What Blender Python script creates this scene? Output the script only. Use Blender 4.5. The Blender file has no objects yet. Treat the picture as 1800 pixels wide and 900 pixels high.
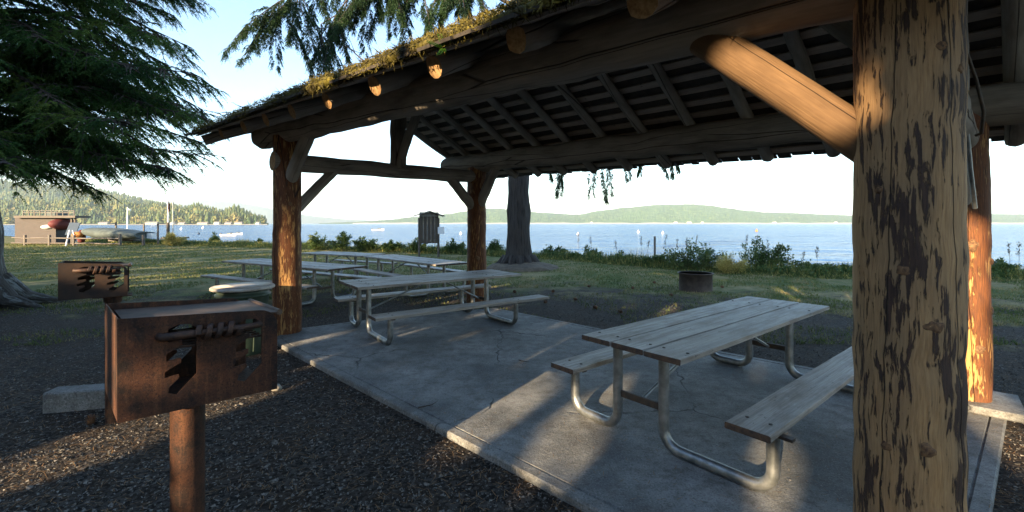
import bpy, math, random
import numpy as np
from mathutils import Vector, noise as mnoise
R = math.radians
random.seed(7); rng = np.random.default_rng(7)
C = bpy.context.scene.collection
H, F, HV = 1.7, 790.0, 393.0           # eye height (m), focal length and horizon row measured on the photograph

def G(u, v, z=0.0):                     # point on a level surface at height z
    Y = F*(H-z)/(v-HV); return np.array([(u-900)/F*Y, Y, z])
def at(u, v, Y):                        # point at depth Y
    return np.array([(u-900)/F*Y, Y, H-(v-HV)*Y/F])
def V3(*a): return np.array(a, float)
def nrm(a):
    a = np.asarray(a, float); return a/max(1e-9, np.linalg.norm(a))

# ------------------------------------------------------------------ materials
def mat(name):
    m = bpy.data.materials.new(name); m.use_nodes = True
    nt = m.node_tree; b = nt.nodes['Principled BSDF']; b.inputs['Roughness'].default_value = .85
    b.inputs['Specular IOR Level'].default_value = .25
    return m, nt, b
class N:
    def __init__(s, nt): s.nt = nt
    def n(s, t, **k):
        x = s.nt.nodes.new(t)
        for a, v in k.items(): setattr(x, a, v)
        return x
    def l(s, a, b): s.nt.links.new(a, b)
    def coord(s, kind='UV', scale=(1,1,1)):
        tc = s.n('ShaderNodeTexCoord'); mp = s.n('ShaderNodeMapping'); mp.inputs['Scale'].default_value = scale
        s.l(tc.outputs[kind], mp.inputs['Vector']); return mp.outputs['Vector']
    def noise(s, vec, scale, detail=4, rough=.6, dist=0):
        x = s.n('ShaderNodeTexNoise'); x.inputs['Scale'].default_value = scale; x.inputs['Detail'].default_value = detail
        x.inputs['Roughness'].default_value = rough; x.inputs['Distortion'].default_value = dist
        s.l(vec, x.inputs['Vector']); return x.outputs['Fac']
    def vor(s, vec, scale, feature='F1', out='Distance'):
        x = s.n('ShaderNodeTexVoronoi', feature=feature); x.inputs['Scale'].default_value = scale
        s.l(vec, x.inputs['Vector']); return x.outputs[out]
    def ramp(s, fac, stops, interp='LINEAR'):
        x = s.n('ShaderNodeValToRGB'); x.color_ramp.interpolation = interp
        e = x.color_ramp.elements
        while len(e) < len(stops): e.new(.5)
        for i, (p, c) in enumerate(stops):
            e[i].position = p
            if not hasattr(c, '__len__'): c = (c, c, c)
            e[i].color = (*c, 1)
        s.l(fac, x.inputs['Fac']); return x.outputs['Color']
    def mix(s, fac, a, b, mode='MIX'):
        x = s.n('ShaderNodeMix', data_type='RGBA', blend_type=mode)
        for sock, val in ((x.inputs[0], fac), (x.inputs[6], a), (x.inputs[7], b)):
            if hasattr(val, 'is_output'): s.l(val, sock)
            elif hasattr(val, '__len__'): sock.default_value = (*val, 1)
            else: sock.default_value = val if sock is x.inputs[0] else (val, val, val, 1)
        return x.outputs[2]
    def math(s, op, a, b=0.0, clamp=False):
        x = s.n('ShaderNodeMath', operation=op, use_clamp=clamp)
        for i, val in enumerate((a, b)):
            if hasattr(val, 'is_output'): s.l(val, x.inputs[i])
            else: x.inputs[i].default_value = val
        return x.outputs[0]
    def bump(s, b, h, dist=.01, strength=1.0):
        x = s.n('ShaderNodeBump'); x.inputs['Distance'].default_value = dist; x.inputs['Strength'].default_value = strength
        s.l(h, x.inputs['Height']); s.l(x.outputs['Normal'], b.inputs['Normal'])

def m_post(name='peeled_log', th=.55, bk=((.075, .042, .028), (.035, .022, .017)), wd_=((.45, .27, .12), (.21, .112, .048))):   # peeled log with strips of dark inner bark left on
    m, nt, b = mat(name); k = N(nt); c = k.coord('UV')
    c1 = k.coord('UV', (42, 6, 1)); c2 = k.coord('UV', (110, 7, 1)); c3 = k.coord('UV', (5, .8, 1))
    n1 = k.noise(c1, 1.0, 6, .62, .35); n2 = k.noise(c2, 1.0, 5, .65); n3 = k.noise(c3, 1.6, 3, .5)
    bark = k.ramp(k.math('ADD', k.math('ADD', n1, k.math('MULTIPLY', k.math('SUBTRACT', n3, .5), .75)), k.math('MULTIPLY', k.math('SUBTRACT', n2, .5), .3)), [(th, 0), (th+.045, 1)])
    wood = k.mix(k.ramp(n2, [(.3, 0), (.7, 1)]), *wd_)
    wood = k.mix(k.ramp(n3, [(.35, 0), (.65, .8)]), wood, (.22, .14, .075))
    dark = k.mix(k.ramp(n2, [(.35, 0), (.65, 1)]), bk[0], bk[1])
    col = k.mix(bark, wood, dark)
    v = k.vor(k.coord('UV', (4.2, .16, 1)), 1.0, 'DISTANCE_TO_EDGE')
    crack = k.ramp(v, [(.0, 1), (.009, 0)])
    col = k.mix(crack, col, (.02, .012, .008))
    k.l(col, b.inputs['Base Color'])
    h = k.math('ADD', k.math('MULTIPLY', bark, .5), k.math('ADD', k.math('MULTIPLY', n2, .35), k.math('MULTIPLY', crack, -1.3)))
    k.bump(b, h, .012); b.inputs['Roughness'].default_value = .7
    return m
def m_log(name, a, bb, fine=50):
    m, nt, b = mat(name); k = N(nt)
    n2 = k.noise(k.coord('UV', (fine, 2.2, 1)), 1.0, 5, .65); n1 = k.noise(k.coord('UV', (4, 1.1, 1)), 1.3, 4, .6)
    col = k.mix(n2, a, bb); col = k.mix(k.ramp(n1, [(.45, 0), (.7, .7)]), col, tuple(x*.45 for x in bb))
    v = k.vor(k.coord('UV', (4.5, .2, 1)), 1.0, 'DISTANCE_TO_EDGE'); cr = k.ramp(v, [(0, 1), (.01, 0)])
    col = k.mix(cr, col, (.015, .01, .008)); k.l(col, b.inputs['Base Color'])
    k.bump(b, k.math('ADD', k.math('MULTIPLY', n2, .5), k.math('ADD', n1, k.math('MULTIPLY', cr, -1))), .012)
    return m
def m_plank(name, a, bb, stain=(.16, .12, .09), amt=.6):
    m, nt, b = mat(name); k = N(nt)
    g = k.noise(k.coord('UV', (90, 2.2, 1)), 1.0, 5, .7, .4); g2 = k.noise(k.coord('UV', (22, .9, 1)), 1.0, 4, .65, .3); n1 = k.noise(k.coord('UV', (5, 1.6, 1)), 1.0, 6, .65)
    col = k.mix(k.ramp(g, [(.35, 0), (.65, 1)]), a, bb); oi = k.n('ShaderNodeObjectInfo'); col = k.mix(k.math('MULTIPLY', oi.outputs['Random'], .55), col, tuple(x*y for x, y in zip(bb, (.8, .68, .55)))); col = k.mix(k.ramp(g2, [(.45, 0), (.7, amt)]), col, tuple(x*.55 for x in bb)); col = k.mix(k.ramp(n1, [(.47, 0), (.66, amt)]), col, stain)
    sp = k.noise(k.coord('UV', (26, 10, 1)), 1.0, 3, .7); col = k.mix(k.ramp(sp, [(.64, 0), (.70, .85)]), col, (.04, .035, .03))
    k.l(col, b.inputs['Base Color']); k.bump(b, k.math('ADD', k.math('MULTIPLY', g, 1.5), k.math('ADD', n1, g2)), .006)
    b.inputs['Roughness'].default_value = .6; b.inputs['Specular IOR Level'].default_value = .4
    return m
def m_simple(name, a, bb=None, scale=20, rough=.7, metal=0, bumpd=.002, coord='Object', spec=.3, lo=.35, hi=.65):
    m, nt, b = mat(name); k = N(nt); n1 = k.noise(k.coord(coord), scale, 5, .6)
    k.l(k.mix(k.ramp(n1, [(lo, 0), (hi, 1)]), a, bb or tuple(x*.6 for x in a)), b.inputs['Base Color'])
    b.inputs['Roughness'].default_value = rough; b.inputs['Metallic'].default_value = metal; b.inputs['Specular IOR Level'].default_value = spec
    if bumpd: k.bump(b, n1, bumpd)
    return m
def m_rust():
    m, nt, b = mat('rusty_steel'); k = N(nt); c = k.coord('Object')
    n1 = k.noise(c, 6, 6, .7, .4); n2 = k.noise(c, 130, 4, .75); n3 = k.noise(k.coord('Object', (26, 26, 2.0)), 1, 5, .65); n4 = k.noise(c, 22, 5, .7)
    col = k.mix(k.ramp(n1, [(.40, 0), (.58, 1)]), (.018, .012, .010), (.070, .029, .016))
    col = k.mix(k.ramp(n3, [(.52, 0), (.68, .7)]), col, (.13, .058, .028))
    col = k.mix(k.ramp(n4, [(.55, 0), (.66, .75)]), col, (.035, .02, .016))
    col = k.mix(k.ramp(n2, [(.36, .8), (.48, 0)]), col, (.012, .009, .008)); col = k.mix(k.ramp(n2, [(.60, 0), (.70, .6)]), col, (.17, .085, .042)); k.l(col, b.inputs['Base Color'])
    b.inputs['Roughness'].default_value = .75; b.inputs['Metallic'].default_value = .25; k.bump(b, n2, .0025); return m
def m_concrete(name='concrete'):
    m, nt, b = mat(name); k = N(nt); c = k.coord('Object')
    n1 = k.noise(c, 1.1, 6, .65); n2 = k.noise(c, 75, 4, .8); n3 = k.noise(c, 7, 6, .7); n5 = k.noise(k.coord('Object', (1, 1, 1)), 26, 4, .7)
    col = k.mix(k.ramp(n1, [(.38, 0), (.62, 1)]), (.10, .104, .104), (.25, .25, .24))
    col = k.mix(k.ramp(n3, [(.45, 0), (.68, .7)]), col, (.075, .066, .055))
    col = k.mix(k.ramp(n5, [(.52, 0), (.70, .5)]), col, (.055, .052, .048))
    col = k.mix(k.ramp(n2, [(.36, .75), (.47, 0)]), col, (.035, .035, .035))
    col = k.mix(k.ramp(n2, [(.57, 0), (.68, .7)]), col, (.36, .355, .34))
    w_ = k.n('ShaderNodeVectorMath', operation='ADD'); nz = k.n('ShaderNodeTexNoise'); nz.inputs['Scale'].default_value = 5; k.l(c, nz.inputs['Vector']); sc_ = k.n('ShaderNodeVectorMath', operation='SCALE'); sc_.inputs['Scale'].default_value = .22; k.l(nz.outputs['Color'], sc_.inputs[0]); k.l(c, w_.inputs[0]); k.l(sc_.outputs[0], w_.inputs[1])
    v = k.vor(w_.outputs[0], .42, 'DISTANCE_TO_EDGE'); cr = k.math('MULTIPLY', k.ramp(v, [(0, 1), (.006, 0)]), k.ramp(n1, [(.46, 0), (.56, .9)]))
    col = k.mix(cr, col, (.02, .02, .02))
    k.l(col, b.inputs['Base Color']); k.bump(b, k.math('ADD', k.math('ADD', n2, k.math('MULTIPLY', n5, 1.5)), k.math('MULTIPLY', cr, -3)), .006)
    b.inputs['Roughness'].default_value = .8; return m
def m_ground():                           # bark and gravel near the shelter, dry lawn farther out
    m, nt, b = mat('ground'); k = N(nt); c = k.coord('Object')
    g1 = k.vor(c, 42, 'F1', 'Color'); gd = k.vor(c, 42); n1 = k.noise(c, .5, 5, .6); n2 = k.noise(c, 3.0, 5, .65); n3 = k.noise(c, 60, 4, .7)
    sep = k.n('ShaderNodeSeparateColor'); k.l(g1, sep.inputs[0])
    grav = k.mix(k.ramp(sep.outputs[0], [(.2, 0), (.95, 1)]), (.013, .0115, .010), (.072, .063, .054))
    grav = k.mix(k.ramp(n2, [(.4, 0), (.65, .6)]), grav, (.042, .028, .018))
    gs = k.noise(k.coord('Object', (1, 1, 1)), 95, 3, .7)
    grass = k.mix(k.ramp(n1, [(.38, 0), (.6, 1)]), (.095, .12, .035), (.30, .235, .12))
    grass = k.mix(k.ramp(n2, [(.4, 0), (.7, .75)]), grass, (.05, .085, .018))
    grass = k.mix(k.ramp(gs, [(.35, .6), (.6, 0)]), grass, (.035, .045, .015))
    at_ = k.n('ShaderNodeAttribute', attribute_name='grassy')
    f = k.math('ADD', at_.outputs['Fac'], k.math('MULTIPLY', k.math('SUBTRACT', k.noise(c, .8, 8, .75), .5), 1.7))
    f = k.ramp(f, [(.40, 0), (.72, 1)])
    k.l(k.mix(f, grav, grass), b.inputs['Base Color'])
    h = k.math('ADD', k.math('MULTIPLY', gd, -.5), k.math('ADD', n3, k.math('MULTIPLY', n2, 2)))
    k.bump(b, h, .02); b.inputs['Roughness'].default_value = .95; b.inputs['Specular IOR Level'].default_value = .12
    return m
def m_water():
    m, nt, b = mat('water'); k = N(nt)
    n1 = k.noise(k.coord('Object', (.8, 1.5, 1)), 1.3, 3, .6); n2 = k.noise(k.coord('Object', (.10, .26, 1)), 1.2, 3, .6); n4 = k.noise(k.coord('Object', (.018, .07, 1)), 1.0, 3, .6); n3 = k.noise(k.coord('Object', (.002, .012, 1)), 1, 3, .5)
    h = k.math('ADD', k.math('MULTIPLY', n1, .13), k.math('ADD', k.math('MULTIPLY', n2, .75), k.math('MULTIPLY', n4, 2.6)))
    bp = k.n('ShaderNodeBump'); bp.inputs['Distance'].default_value = 1.0; k.l(h, bp.inputs['Height'])
    df = k.n('ShaderNodeBsdfDiffuse'); k.l(k.mix(n3, (.020, .080, .21), (.032, .10, .24)), df.inputs['Color']); k.l(bp.outputs[0], df.inputs['Normal'])
    gl = k.n('ShaderNodeBsdfGlossy'); gl.inputs['Roughness'].default_value = .12; k.l(bp.outputs[0], gl.inputs['Normal'])
    fr = k.n('ShaderNodeFresnel'); fr.inputs['IOR'].default_value = 1.33; k.l(bp.outputs[0], fr.inputs['Normal'])
    mx = k.n('ShaderNodeMixShader'); k.l(k.math('MULTIPLY', fr.outputs[0], .72), mx.inputs[0]); k.l(df.outputs[0], mx.inputs[1]); k.l(gl.outputs[0], mx.inputs[2])
    k.l(mx.outputs[0], nt.nodes['Material Output'].inputs['Surface'])
    return m
def m_leaf(name, cols, scale=6, transl=.25, fine=60):
    m, nt, b = mat(name); k = N(nt); c = k.coord('Object'); n1 = k.noise(c, scale, 3, .6); n2 = k.noise(c, fine, 2, .6)
    col = k.ramp(k.math('ADD', k.math('MULTIPLY', n1, .7), k.math('MULTIPLY', n2, .3)), [(.38, cols[0]), (.5, cols[1]), (.62, cols[2])])
    k.l(col, b.inputs['Base Color']); b.inputs['Roughness'].default_value = .65
    t = k.n('ShaderNodeBsdfTranslucent'); k.l(col, t.inputs['Color']); mx = k.n('ShaderNodeMixShader'); mx.inputs[0].default_value = transl
    out = nt.nodes['Material Output']; k.l(b.outputs[0], mx.inputs[1]); k.l(t.outputs[0], mx.inputs[2]); k.l(mx.outputs[0], out.inputs['Surface'])
    return m
def m_bark(name, a, bb, lichen=None):
    m, nt, b = mat(name); k = N(nt)
    v = k.vor(k.coord('UV', (11, 1.6, 1)), 1.0); n = k.noise(k.coord('UV', (14, 4, 1)), 1, 5, .65); n2 = k.noise(k.coord('UV', (5, 3, 1)), 1, 4, .7)
    h = k.math('ADD', v, n); col = k.mix(k.ramp(h, [(.5, 0), (1.0, 1)]), a, bb)
    if lichen: col = k.mix(k.ramp(n2, [(.52, 0), (.62, .8)]), col, lichen)
    k.l(col, b.inputs['Base Color']); k.bump(b, h, .06); return m

M = dict(
 post=m_post(), postbark=m_post('bark_covered_log', .395, ((.17, .062, .020), (.055, .022, .012)), ((.48, .26, .085), (.25, .125, .042))), knot=m_simple('knot_wood', (.20, .11, .05), (.07, .035, .02), 70, .75, 0, .004), log=m_log('weathered_log', (.34, .30, .25), (.16, .135, .105)), brace=m_log('brace_wood', (.175, .105, .05), (.075, .04, .02), 85),
 rafter=m_log('rafter_pole', (.42, .40, .35), (.24, .22, .19)), endgrain=m_simple('cut_log_end', (.42, .26, .12), (.22, .12, .05), 30),
 board=m_plank('sheathing_board', (.68, .62, .56), (.46, .40, .35), (.22, .19, .17)), shake=m_simple('cedar_shake', (.035, .03, .026), (.07, .06, .05), 9),
 table=m_plank('weathered_plank', (.54, .515, .475), (.27, .245, .215), (.14, .105, .075), .9), plankend=m_simple('plank_end_grain', (.04, .03, .025), (.11, .065, .04), 30),
 steel=m_simple('galvanised_tube', (.30, .31, .31), (.17, .18, .18), 14, .42, .8, .0008), darksteel=m_simple('dark_angle_iron', (.05, .045, .04), (.10, .07, .05), 20, .6, .5),
 rust=m_rust(), griddle=m_simple('griddle_steel', (.10, .065, .045), (.045, .032, .026), 12, .6, .35, .0015), black=m_simple('sooty_bar', (.03, .022, .02), (.075, .038, .024), 40, .6, .4),
 shadesteel=m_simple('shaded_grill_steel', (.022, .016, .014), (.05, .028, .018), 9, .7, .3), conc=m_concrete(), ground=m_ground(), water=m_water(),  # far grill box is darker steel: blocked sun put into the colour
 green=m_simple('green_plastic', (.035, .052, .034), (.022, .036, .024), 10, .5, 0, .001), lid=m_simple('pale_lid_plastic', (.36, .33, .29), (.25, .22, .19), 12, .55, 0, .001),
 moss=m_leaf('moss', ((.03, .022, .008), (.075, .062, .012), (.16, .13, .018)), 9, .1, 40), fern=m_leaf('fern_leaf', ((.10, .25, .02), (.14, .32, .03), (.18, .36, .04)), 3, .4), twigd=m_simple('dead_twig', (.06, .045, .035)),
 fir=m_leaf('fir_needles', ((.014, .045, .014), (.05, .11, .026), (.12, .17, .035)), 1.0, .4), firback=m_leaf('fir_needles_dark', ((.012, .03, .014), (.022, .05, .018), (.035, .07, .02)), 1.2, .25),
 barkL=m_bark('furrowed_bark', (.012, .010, .009), (.06, .054, .048), (.20, .215, .21)), barkD=m_bark('fir_bark', (.007, .006, .006), (.040, .034, .030)), limb=m_simple('limb_bark', (.035, .028, .024), (.07, .055, .045), 12),
 shrub=m_leaf('shrub_leaf', ((.03, .06, .015), (.06, .10, .025), (.13, .14, .04)), 2.0, .3), dry=m_leaf('dry_grass', ((.30, .24, .07), (.46, .38, .12), (.22, .22, .05)), 2.0, .3),
 grass=m_leaf('grass_blade', ((.05, .085, .02), (.105, .125, .035), (.27, .22, .105)), 1.1, .25, 9), stalk=m_simple('dry_stalk', (.06, .045, .03)),
 chip=m_simple('gravel_chip', (.20, .185, .165), (.020, .018, .016), 45, .9, 0, 0), needle=m_simple('fallen_needles', (.25, .14, .06), (.12, .07, .035), 8, .9, 0, 0),
 wood_dark=m_plank('dark_board', (.10, .08, .06), (.05, .04, .032), (.03, .025, .02)), roofgrey=m_simple('grey_roofing', (.22, .21, .20), (.13, .12, .12), 15),
 red=m_plank('red_brown_siding', (.034, .020, .018), (.024, .015, .013), (.015, .011, .010)), railw=m_plank('grey_rail_wood', (.15, .135, .115), (.08, .068, .058)),  # siding darkened so its colour carries the shade on the shed
 cover=m_simple('boat_cover_cloth', (.085, .105, .10), (.05, .062, .06), 2.5, .8), white=m_simple('white_paint', (.75, .75, .73), (.6, .6, .58), 6), blue=m_simple('blue_panel', (.05, .08, .13)),
 redp=m_simple('red_paint', (.13, .03, .028)), orange=m_simple('orange_plastic', (.50, .20, .05)), paper=m_simple('white_paper', (.75, .77, .80), (.65, .67, .7), 60, .8),
 housegrey=m_simple('grey_wall_paint', (.25, .25, .25)), housecream=m_simple('cream_wall_paint', (.42, .38, .30)), housewhite=m_simple('pale_wall_paint', (.55, .55, .53)), glass=m_simple('window_pane', (.04, .05, .06), (.06, .08, .09), 5, .1), ring=m_simple('scorched_steel_ring', (.045, .034, .030), (.09, .07, .06), 7, .8, .2), wire=m_simple('dark_metal', (.05, .05, .05)),
 cone=m_simple('pine_cone', (.14, .065, .03), (.06, .03, .015), 60), rock=m_simple('stone', (.30, .27, .22), (.18, .16, .13), 9), skin=m_simple('skin', (.5, .3, .2)), dirt=m_simple('bare_soil', (.06, .045, .032), (.12, .095, .065), 6, .95),
)
# ------------------------------------------------------------------ mesh helper
class MB:
    def __init__(s): s.v = []; s.f = []; s.uv = []; s.m = []; s.nv = 0; s.smooth = []
    def add(s, vs, fs, uvs=None, mi=0, smooth=False):
        vs = np.asarray(vs, float); o = s.nv; s.v.append(vs); s.nv += len(vs)
        for i, f in enumerate(fs):
            s.f.append(tuple(o+j for j in f)); s.m.append(mi); s.smooth.append(smooth)
            if uvs is not None: s.uv.extend(uvs[i])
            else:
                for j in f: s.uv.append((vs[j][0]+vs[j][2]*.3, vs[j][1]))
    def tube(s, pts, rad, n=16, cap=(True, True), mi=0, capmi=None, wob=0.0, wf=1.5, smooth=True, seed=None, fade=1.0):
        pts = [np.asarray(p, float) for p in pts]; k = len(pts)
        if not hasattr(rad, '__len__'): rad = [rad]*k
        sd = random.uniform(0, 50) if seed is None else seed
        rings = []; ln = 0; L = []
        ref = None
        for i, p in enumerate(pts):
            d = nrm((pts[min(i+1, k-1)]-pts[max(i-1, 0)]))
            if ref is None:
                ref = np.cross(d, (0, 0, 1.0)) if abs(d[2]) < .9 else np.cross(d, (0, 1.0, 0)); ref = nrm(ref)
            ref = nrm(ref-d*np.dot(ref, d)); up = np.cross(d, ref)
            if i: ln += np.linalg.norm(p-pts[i-1])
            L.append(ln); ring = []
            for j in range(n):
                a = 2*math.pi*j/n; r = rad[i]
                if wob: r *= 1+wob*mnoise.noise((math.cos(a)*1.3+sd, math.sin(a)*1.3, ln*wf+sd))
                ring.append(p+(ref*math.cos(a)+up*math.sin(a))*r)
            rings.append(ring)
        vs = [q for r_ in rings for q in r_]; fs = []; uvs = []; rr = max(rad)
        cir = 2*math.pi*rr; so = sd*1.37
        for i in range(k-1):
            for j in range(n):
                j2 = (j+1) % n
                fs.append((i*n+j, i*n+j2, (i+1)*n+j2, (i+1)*n+j))
                uvs.append([(so+cir*j/n, so+L[i]), (so+cir*(j+1)/n, so+L[i]), (so+cir*(j+1)/n, so+L[i+1]), (so+cir*j/n, so+L[i+1])])
        s.add(vs, fs, uvs, mi, smooth)
        for e, ring in ((0, rings[0]), (1, rings[-1])):
            if cap[e]:
                c = sum(ring)/n; o = list(ring)+[c]
                ff = [((j+1) % n, j, n) if e == 0 else (j, (j+1) % n, n) for j in range(n)]
                s.add(o, ff, None, mi if capmi is None else capmi)
    def box(s, c, ax, ay, az, sx, sy, sz, mi=0, endmi=None, bev=0.0, jit=0.0):   # ax = long axis
        c = np.asarray(c, float); ax, ay, az = nrm(ax), nrm(ay), nrm(az)
        so = random.uniform(0, 40)
        nx = max(1, int(sx/.35)) if jit else 1
        prof = [(-1, -1), (1, -1), (1, 1), (-1, 1)]
        if bev:
            bx_, bz_ = bev/(sy/2), bev/(sz/2)
            prof = [(-1, -1+bz_), (-1+bx_, -1), (1-bx_, -1), (1, -1+bz_), (1, 1-bz_), (1-bx_, 1), (-1+bx_, 1), (-1, 1-bz_)]
        n = len(prof); rings = []; xs = [-.5+i/nx for i in range(nx+1)]
        for x in xs:
            rg = []
            for (a, b) in prof:
                j = jit*mnoise.noise((x*sx*3+so, a*2, b*2+so)) if jit else 0
                rg.append(c+ax*(x*sx)+ay*(a*sy/2+j)+az*(b*sz/2+j*.6))
            rings.append(rg)
        vs = [q for r_ in rings for q in r_]; fs = []; uvs = []
        per = [0]
        for i in range(n):
            a, b = prof[i], prof[(i+1) % n]; per.append(per[-1]+math.hypot((b[0]-a[0])*sy/2, (b[1]-a[1])*sz/2))
        for i in range(nx):
            for j in range(n):
                j2 = (j+1) % n
                fs.append((i*n+j, i*n+j2, (i+1)*n+j2, (i+1)*n+j))
                a0, a1 = so+per[j], so+per[j+1]; b0, b1 = so+xs[i]*sx, so+xs[i+1]*sx
                uvs.append([(a0, b0), (a1, b0), (a1, b1), (a0, b1)])
        s.add(vs, fs, uvs, mi)
        e = mi if endmi is None else endmi
        s.add(rings[0], [tuple(range(n-1, -1, -1))], None, e); s.add(rings[-1], [tuple(range(n))], None, e)
    def quads(s, P, mi=0):               # P: (k,4,3) or (k,3,3)
        P = np.asarray(P); k, q = P.shape[:2]
        if k == 0: return
        o = s.nv; s.v.append(P.reshape(-1, 3)); s.nv += k*q
        s.f.extend([tuple(range(o+i*q, o+i*q+q)) for i in range(k)]); s.m.extend([mi]*k); s.smooth.extend([False]*k)
        base = [(0, 0), (1, 0), (1, 1), (0, 1)][:q]; s.uv.extend(base*k)
    def disc(s, c, axis, r, n=20, mi=0):
        axis = nrm(axis); a = nrm(np.cross(axis, (0, 0, 1.0)) if abs(axis[2]) < .9 else np.cross(axis, (1.0, 0, 0))); b = np.cross(axis, a)
        s.add([np.asarray(c)+(a*math.cos(t)+b*math.sin(t))*r for t in np.linspace(0, 2*math.pi, n, endpoint=False)], [tuple(range(n))], None, mi)
    def ell(s, c, r, nu=14, nv=8, mi=0, wob=0, lo=-1.0):
        vs = []; fs = []; sd = random.uniform(0, 50)
        for i in range(nv+1):
            th = math.pi*i/nv
            for j in range(nu):
                a = 2*math.pi*j/nu; d = np.array([math.sin(th)*math.cos(a), math.sin(th)*math.sin(a), math.cos(th)])
                w = 1+(wob*mnoise.noise((d[0]*1.7+sd, d[1]*1.7, d[2]*1.7)) if wob else 0)
                d[2] = max(d[2], lo); vs.append(np.asarray(c)+d*np.asarray(r)*w)
        for i in range(nv):
            for j in range(nu):
                j2 = (j+1) % nu; fs.append((i*nu+j, (i+1)*nu+j, (i+1)*nu+j2, i*nu+j2))
        s.add(vs, fs, None, mi, True)
    def build(s, name, mats, parent=None, kind=None, label=None, cat=None, group=None, autosmooth=None):
        me = bpy.data.meshes.new(name)
        vs = np.concatenate(s.v) if s.v else np.zeros((0, 3))
        off = np.array(parent['_org']) if parent is not None else np.zeros(3)
        own = np.zeros(3)
        if parent is None and cat is not None:          # a thing that is one mesh: origin at its base
            own = np.array([vs[:, 0].mean(), vs[:, 1].mean(), vs[:, 2].min()])
        me.from_pydata((vs-off-own).tolist(), [], s.f)
        if not isinstance(mats, (list, tuple)): mats = [mats]
        for mm in mats: me.materials.append(M[mm] if isinstance(mm, str) else mm)
        me.polygons.foreach_set('material_index', s.m); me.polygons.foreach_set('use_smooth', s.smooth)
        uv = me.uv_layers.new(name='UVMap'); uv.data.foreach_set('uv', np.array(s.uv, float).ravel())
        me.update()
        o = bpy.data.objects.new(name, me); C.objects.link(o)
        if parent is not None: o.parent = parent; o['_org'] = [float(x) for x in off]
        else: o.location = own; o['_org'] = [float(x) for x in own]
        tag(o, label, cat, group, kind)
        return o
def tag(o, label=None, cat=None, group=None, kind=None):
    if label: o['label'] = label
    if cat: o['category'] = cat
    if group: o['group'] = group
    if kind: o['kind'] = kind
def thing(name, label, cat, loc, group=None):
    o = bpy.data.objects.new(name, None); C.objects.link(o); o.location = [float(x) for x in loc]; o['_org'] = [float(x) for x in loc]
    o.empty_display_size = .2
    tag(o, label, cat, group); return o

# ------------------------------------------------------------------ camera, light, sky
cam = bpy.data.cameras.new('camera'); co = bpy.data.objects.new('camera', cam); C.objects.link(co)
co.location = (0, 0, H); co.rotation_euler = (R(90), 0, 0); cam.sensor_width = 36; cam.lens = 36*F/1800
cam.shift_y = -(450-HV)/1800; cam.clip_start = .05; cam.clip_end = 60000
sc = bpy.context.scene; sc.camera = co
EL = R(13); D2 = nrm((.53, .848)); SUN = np.array([-D2[0]*math.cos(EL), -D2[1]*math.cos(EL), math.sin(EL)])   # towards the sun
w = bpy.data.worlds.new('World'); sc.world = w; w.use_nodes = True; nt = w.node_tree
sky = nt.nodes.new('ShaderNodeTexSky'); sky.sky_type = 'NISHITA'; sky.sun_disc = False; sky.sun_elevation = EL
sky.sun_rotation = math.atan2(SUN[0], SUN[1]); sky.altitude = 10; sky.air_density = 1.0; sky.dust_density = .5; sky.ozone_density = 2.2
bg = nt.nodes['Background']; bg.inputs['Strength'].default_value = .108; nt.links.new(sky.outputs[0], bg.inputs[0])
sl = bpy.data.lights.new('sun', 'SUN'); so_ = bpy.data.objects.new('sun', sl); C.objects.link(so_)
sl.energy = 5.0; sl.angle = R(.5); sl.color = (1, .76, .47)
so_.rotation_euler = Vector(SUN).to_track_quat('Z', 'Y').to_euler()
sc.view_settings.view_transform = 'Standard'; sc.view_settings.look = 'None'; sc.view_settings.exposure = 2.4; sc.view_settings.gamma = 1
sc.cycles.max_bounces = 6; sc.cycles.transparent_max_bounces = 6; sc.cycles.volume_bounces = 0

# ------------------------------------------------------------------ ground, slab, water
GZ = -.06
SX = np.array([-900, -200, -80, -45, -26, -10.9, -3, 2.7, 6.8, 9.8, 15, 40, 100, 900.]); SY = np.array([500, 150, 70, 46, 37, 30.5, 26.5, 22.5, 17.4, 15.6, 15.0, 12, 5, -100.])
def shoreY(x): return np.interp(x, SX, SY)
def gz(x, y):
    d = max(0, y-shoreY(x))
    n = mnoise.noise((x*.35, y*.35, 0))*.02+mnoise.noise((x*1.7, y*1.7, 3))*.012
    return GZ+n-2.6*(min(1, d/7.0))**1.3
xs = np.concatenate([[-900, -500, -300, -200, -140, -100, -75, -60, -50, -44], np.arange(-40, -12, 1.0), np.arange(-12, 12, .35), np.arange(12, 40, 1.5), [45, 60, 90, 150, 300, 900]])
ts = np.concatenate([[-500, -200, -100, -60, -40, -30, -20, -12], np.linspace(-6, 1, 80)*1.0])
vs = []; gr = []
for x in xs:
    sy = shoreY(x)
    for t in ts:
        if t < -6: y = t
        else:
            q = (t+6)/7.0; y = -6+(sy+14+6)*q
        z = gz(x, y); vs.append((x, y, z))
        # grassiness: lawn away from the shelter
        along = (x+y)/1.414; across = (x-y)/1.414
        px = 900+F*x/max(.5, y); 
        edge = 10.2 if px < 520 else np.interp(px, [520, 700, 900, 1150, 1250, 1500, 1800], [10.5, 13, 12.0, 11.0, 9.8, 8.8, 8.5])
        d = (y-edge)/9.0+.5 if y > 1 else 0
        gr.append(float(np.clip(d, 0.0, 1.1)))
nt_ = len(ts); fs = [(i*nt_+j, (i+1)*nt_+j, (i+1)*nt_+j+1, i*nt_+j+1) for i in range(len(xs)-1) for j in range(nt_-1)]
g = MB(); g.add(vs, fs, None, 0, True); go = g.build('ground', 'ground', kind='structure')
at_ = go.data.attributes.new('grassy', 'FLOAT', 'POINT'); at_.data.foreach_set('value', gr)

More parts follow.
